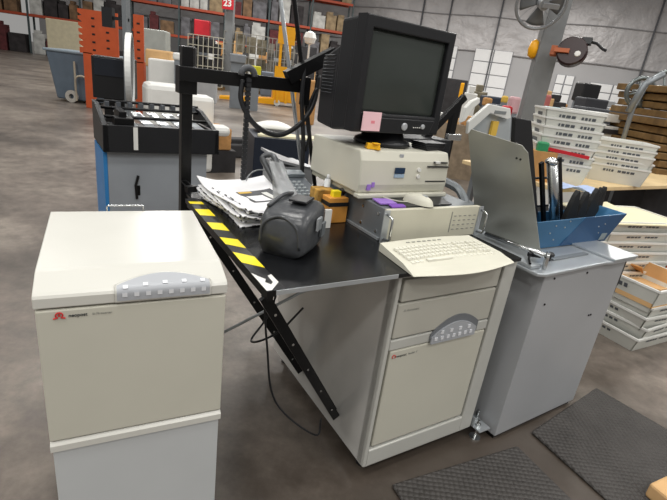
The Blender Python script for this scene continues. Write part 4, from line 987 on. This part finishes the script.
# ------------------------------------------------------------------ pallet racks
RK = frame(-29.75, 25.67, .30)
bay = 2.75; nb_ = 11
for b in range(nb_):
    x = b*bay; root = thing('pallet_rack', 'bay of tall pallet racking with orange beams on the far side of the hall', 'rack', RK, (x+bay/2, .5, 0), group='bays of the far pallet racking')
    for y_ in (0, 1.0):
        mb = MB(); mb.box(x-.05, x+.05, y_-.04, y_+.04, 0, 8); part('upright', mb, upr_m, root, RK)
        if b == nb_-1: mb = MB(); mb.box(x+bay-.05, x+bay+.05, y_-.04, y_+.04, 0, 8); part('upright', mb, upr_m, root, RK)
        for z in (2.0, 3.65, 5.4, 7.0):
            mb = MB(); mb.box(x+.05, x+bay-.05, y_-.05, y_+.03, z, z+.14); part('beam', mb, beam_m, root, RK)
    for z in (2.0, 3.65, 5.4):
        mb = MB(); mb.box(x+.06, x+bay-.06, -.02, 1.0, z+.11, z+.13); part('shelf_deck', mb, mat('deck_wire', '#5c5a58', .6), root, RK)
cols = [('brown', mat('g_brown', '#735a42', .8, var=.5, scale=3)), ('white', mat('g_white', '#b4b4b0', .7, var=.3, scale=3)), ('dark grey', mat('g_dark', '#302c2d', .8, var=.5, scale=3)), ('dark red', mat('g_maroon', '#5a2a2c', .8, var=.3)), ('tan', mat('g_tan', '#8f7c60', .8, var=.4, scale=3)), ('grey', mat('g_grey', '#626165', .7, var=.5, scale=3))]
for b in range(nb_):
    for li, z in enumerate((0.0, 2.13, 3.78, 5.53)):
        x = b*bay+.12
        while x < (b+1)*bay-.5:
            w4 = random.uniform(.45, .95); w4 = min(w4, (b+1)*bay-.1-x); h4 = random.uniform(.7, 1.4); cn, cm = random.choice(cols)
            if b == 5 and li == 2 or (b == 4 and li == 2): cn, cm = 'yellow', mat('g_yellow', '#d2a53c', .7, var=.15)
            lvl = ['floor', 'first shelf', 'second shelf', 'third shelf'][li]
            mb = MB(); y_ = random.uniform(.02, .12); mb.box(x, x+w4-.05, y_, y_+.8, .0, .10) ; mb.box(x, x+w4-.05, y_, y_+.8, .10, h4)
            if random.random() < .5: mb.box(x+.05, x+w4*.6, y_+.05, y_+.5, h4, h4+.18)
            solo('storage_carton', '%s load on the %s of the far pallet racking' % (cn, lvl), 'box', mb, cm, RK @ Matrix.Translation((0, 0, z)), group='%s loads on the %s of the racking' % (cn, lvl), bev=.02)
            x += w4+random.uniform(.0, .08)
# goods in front of the racks
def goods(px, py, Y, w5, h5, m, nm, lb, cat='box', d5=.6, yaw=.2):
    p = aty(px, py, Y); mb = MB(); z0 = max(0, p.z-h5)
    mb.box(-w5/2, w5/2, 0, d5, z0, z0+h5)
    if z0 > 0:
        M = yawM((p.x, p.y, 0), yaw); root = thing(nm, lb, cat, M); part('load', mb, m, root, M, bev=.03)
        mb = MB(); mb.box(-w5*.4, w5*.4, d5*.1, d5*.9, 0, z0+.03); part('stand', mb, gnd, root, M); return root
    return solo(nm, lb, cat, mb, m, yawM((p.x, p.y, 0), yaw), bev=.03)
goods(63, 23, 24, 1.55, 1.9, tan, 'tall_carton', 'tall beige carton in front of the racking behind the bin', 'box')
goods(152, 29, 12, .62, 1.6, mat('g_wrap', '#a5a8a2', .5), 'wrapped_pallet', 'grey green wrapped pallet left of the far shelves', 'pallet', .7)
goods(158, 50, 9, .45, .30, cardl, 'small_carton', 'small tan carton on top of the white crate beyond the grey machine', 'box', .4)
goods(166, 60, 8.8, .62, 1.0, white_m, 'white_crate', 'big white crate beyond the feed bed of the grey machine', 'crate', .6)
goods(180, 53, 8.6, .25, .12, white_m, 'white_bundle', 'white bundle on the right corner of the white crate', 'bundle', .3)
goods(187, 46, 11, .36, 1.0, hblack, 'black_drum', 'black upright drum left of the tall black post', 'drum', .3)
goods(205, 78, 11, .5, .55, mat('g_palegrey', '#a4a6a8', .6), 'grey_cabinet_box', 'pale grey box on the floor beyond the cross bar', 'box', .4)
goods(202, 20, 20, .6, .6, redm, 'red_bin', 'red bin with white label in front of the racking', 'bin', .5)
def cage(px, py, Y, w5, h5, d5, lb, m, inner):
    p = aty(px, py, Y); M = yawM((p.x, p.y, 0), .2); z0 = .12; z1 = max(.6, p.z)
    root = thing('wire_cage', lb, 'cage', M)
    mb = MB()
    for i in range(8): 
        x = -w5/2+w5*i/7; mb.box(x-.012, x+.012, 0, .02, z0, z1)
    for i in range(6): z = z0+(z1-z0)*i/5; mb.box(-w5/2, w5/2, 0, .02, z-.012, z+.012)
    part('front_mesh', mb, m, root, M)
    mb = MB()
    for i in range(6): z = z0+(z1-z0)*i/5; mb.box(-w5/2, -w5/2+.02, 0, d5, z-.012, z+.012); mb.box(w5/2-.02, w5/2, 0, d5, z-.012, z+.012)
    part('side_mesh', mb, m, root, M)
    mb = MB(); mb.box(-w5/2, w5/2, 0, d5, .0, .12); part('pallet_base', mb, brownw, root, M)
    mb = MB(); rr = random.Random(px)
    for i in range(4):
        for j in range(3):
            x = -w5/2+.04+i*(w5-.08)/4; h = (z1-z0)/3; mb.box(x, x+(w5-.1)/4*rr.uniform(.7, .98), .06+rr.uniform(0, .1), d5*.9, .12+j*h, .12+(j+rr.uniform(.6, .98))*h)
    part('contents', mb, inner, root, M, kind='stuff')
gm = mat('mesh_wire', '#8e8b84', .5, metal=.3)
cage(206, 36, 19, 1.3, 1.6, .9, 'wire cage of pale goods left of the far grey column', mat('mesh_pale', '#bdb9a8', .6), darkgoods)
cage(247, 34, 20, 1.75, 1.8, 1, 'wire cage of mixed goods just right of the far grey column', gm, mat('cage_goods', '#77705f', .8, var=.5, scale=4))
cage(284, 40, 19.6, 1.2, 1.7, 1, 'wire cage of mixed goods left of the yellow stacker', gm, mat('cage_goods2', '#6e6a62', .8, var=.5, scale=5))
goods(238, 54, 13, .42, .22, mat('g_silver', '#8d9196', .4, metal=.4), 'silver_motor', 'silver machinery in front of the wire cages', 'machine', .5)
goods(256, 66, 13, .28, .40, mat('g_lemon', '#c9c21c', .6), 'yellow_bag', 'yellow green bag in front of the wire cages', 'bag', .2)
goods(268, 72, 17.5, .45, .8, mat('g_blue', '#6b7684', .6), 'blue_grey_box', 'blue grey box left of the yellow stacker', 'box', .4)
rg = random.Random(5)
pal = [('white', white_m), ('brown', cardb), ('dark', darkgoods), ('tan', cardl), ('pale grey', mat('g_palegrey', '#a4a6a8', .6)), ('grey brown', mat('cage_goods', '#77705f', .8))]
for k in range(16):
    cn, cm = pal[k % 6]; px = 214+k*6.6; Yk = 22.3+1.1*(k % 2)
    pt = atz(px, 60, .0); q = aty(px, 60, Yk); w6 = rg.uniform(.35, .6); mb = MB(); h6 = rg.uniform(.9, 1.9)
    mb.box(-w6/2, w6/2, 0, .5, 0, h6); mb.box(-w6/3, w6/4, .05, .4, h6, h6+.2)
    solo('floor_load', '%s load standing on the floor behind the wire cages' % cn, 'box', mb, cm, yawM((q.x, q.y, 0), rg.uniform(-.2, .4)), group='%s floor loads behind the wire cages' % cn, bev=.03)
for k in range(11):
    cn, cm = pal[(k*5) % 6]; px = (470, 478, 484, 547, 556, 566, 584, 604, 612, 622, 632)[k]; q = aty(px, 100, 16+(k % 3)*.9); w6 = rg.uniform(.4, .8); h6 = rg.uniform(.8, 1.35); mb = MB()
    mb.box(-w6/2, w6/2, 0, .5, 0, h6); mb.box(-w6/4, w6/5, .05, .3, h6, h6+.22)
    solo('wall_load', '%s load standing on the far floor near the dock doors' % cn, 'box', mb, cm, yawM((q.x, q.y, 0), rg.uniform(-.4, .2)), group='%s far loads near the dock doors' % cn, bev=.03)
# near rack end behind the monitor
goods(309, 80, 9, .35, .8, cardb, 'brown_goods', 'brown goods behind the tube monitor on the left', 'box', .4)
goods(306, 46, 22, 1.0, 1.9, darkgoods, 'dark_goods_stack', 'dark stack of goods right of the yellow stacker', 'stack', .6)
q = aty(310, 38, 17); mb = MB(); mb.lathe([(0, -.22), (.16, -.16), (.22, 0), (.16, .16), (0, .22)], q, 12); mb.box(q.x-.03, q.x+.03, q.y-.03, q.y+.03, 0, q.z-.15); solo('white_sack', 'round white sack on a post right of the stacker', 'sack', mb, white_m, ID, smooth=False)

# ------------------------------------------------------------------ things beyond, right
def goods2(*a, **k): return goods(*a, **k)
goods2(456, 90, 20, .9, 1.6, darkgoods, 'dark_machine', 'dark machinery between the tube monitor and the dock doors', 'machine', .5)
q = aty(463, 83, 19); mb = MB(); mb.box(-.06, .06, -.06, .06, 0, q.z); solo('yellow_bollard', 'yellow bollard left of the dock doors', 'bollard', mb, stk, Matrix.Translation((q.x, q.y, 0)), bev=.02)
for i, (px, py, Y, w5, h5, m, lb) in enumerate([
    (497, 97, 9, .34, .20, mat('g_navy', '#2b3442', .6), 'navy box at the foot of the dock doors'), (490, 98, 8.6, .14, .14, cardb, 'small brown box left of the navy box'),
    (507, 106, 8, .36, .9, mat('g_navy2', '#28303c', .6), 'dark blue cabinet behind the light plastic guide'), (507, 96, 8.4, .10, .12, goldy, 'small yellow box on the dark blue cabinet'),
    (518, 97, 6.5, .13, .22, mat('g_rose', '#c9a0a4', .6), 'pink and white carton left of the steel column foot'), (510, 106, 5.5, .11, .14, redm, 'small red box behind the steel plate'),
    (575, 117, 9, 1.5, .9, mat('g_redbrown', '#8b5a48', .7, var=.3), 'long reddish worktable beyond the tray stacks'), (610, 110, 8, .8, .35, mat('g_dk2', '#3b3d42', .6), 'dark printer on the worktable beyond the trays'),
    (560, 108, 8.6, .30, .35, mat('g_sky', '#a9c4cc', .6), 'pale blue box on the far worktable'), (599, 99, 10, .5, .7, mat('g_dk3', '#33353a', .6), 'dark cabinet by the far wall doors'),
    (594, 84, 13, .5, .45, hblack, 'round dark head of a far machine'), (550, 95, 9.5, .12, .8, mat('g_pink', '#b46a66', .7), 'narrow red marker post right of the column')]):
    goods2(px, py, Y, w5, h5, m, 'far_box' if 'box' in lb or 'carton' in lb else 'far_equipment', lb, 'box' if 'box' in lb or 'carton' in lb else 'equipment', min(.4, w5))
for i, (px0, px1, py) in enumerate(((425, 470, 88),)):
    p = aty(445, 118, 7); mb = MB(); mb.box(-.5, .6, 0, .5, 0, .78); solo('cluttered_table', 'low brown table beyond the beige computer', 'table', mb, mat('g_table', '#8a7a66', .7, var=.3, scale=8), Matrix.Translation((p.x, p.y, 0)))
    for k in range(4):
        mb = MB(); mb.box(-.45+k*.25, -.27+k*.25, .05, .3, .782, .86+.05*(k % 2)); solo('parts_box', 'small carton on the low brown table beyond the beige computer', 'box', mb, [cardb, white_m, cardl, g][k] if (g := cardb) else cardb, Matrix.Translation((p.x, p.y, 0)), group='cartons on the low brown table')
q = atz(690, 560, .0)
Pk = yawM((1.205, 1.105, .014), .5)
root = thing('snack_packet', 'silver and blue packet at the bottom right corner', 'packet', Pk)
mb = MB(); mb.grid(lambda a, b: Vector((a*.10-.03, b*.08-.04, .05*(a*(1-a)*4)**.5*(b*(1-b)*4)**.5+.002)), 10, 8); part('foil', mb, mat('foil', '#8b9092', .3, metal=.6), root, Pk, smooth=True, solid=.002)
mb = MB(); mb.box(.06, .16, -.02, .10, 0, .045); part('blue_print', mb, mat('packet_blue', '#2a2a80', .4), root, Pk, bev=.01)
mb = MB(); mb.box(.09, .20, .06, .16, 0, .06); part('tan_print', mb, cardl, root, Pk, bev=.01)

# ------------------------------------------------------------------ light
wd = bpy.data.worlds.new('world'); sc.world = wd; wd.use_nodes = True
bgn = wd.node_tree.nodes['Background']; bgn.inputs[0].default_value = (1, .98, .95, 1); bgn.inputs[1].default_value = .30
def lamp(x, y, z, sx, sy, e, col=(1, .98, .94)):
    l = bpy.data.lights.new('hall_and_fill_lamp', 'AREA'); l.shape = 'RECTANGLE'; l.size = sx; l.size_y = sy; l.energy = e; l.color = col
    o = bpy.data.objects.new('hall_and_fill_lamp', l); COL.objects.link(o); o.location = (x, y, z)
for x in (-7, -1.2, 4.5, 11):
    for y_ in (-5, -1, 3.2, 10, 18, 27): lamp(x, y_, 7.5, 1.3, .8, 420 if y_ > 12 else (190 if y_ < -3 else 145))  # row farthest behind the camera is added fill, to brighten the cabinet fronts
sc.view_settings.view_transform = 'Standard'; sc.view_settings.look = 'None'; sc.view_settings.gamma = 1; sc.view_settings.use_curve_mapping = False
sc.view_settings.exposure = .0
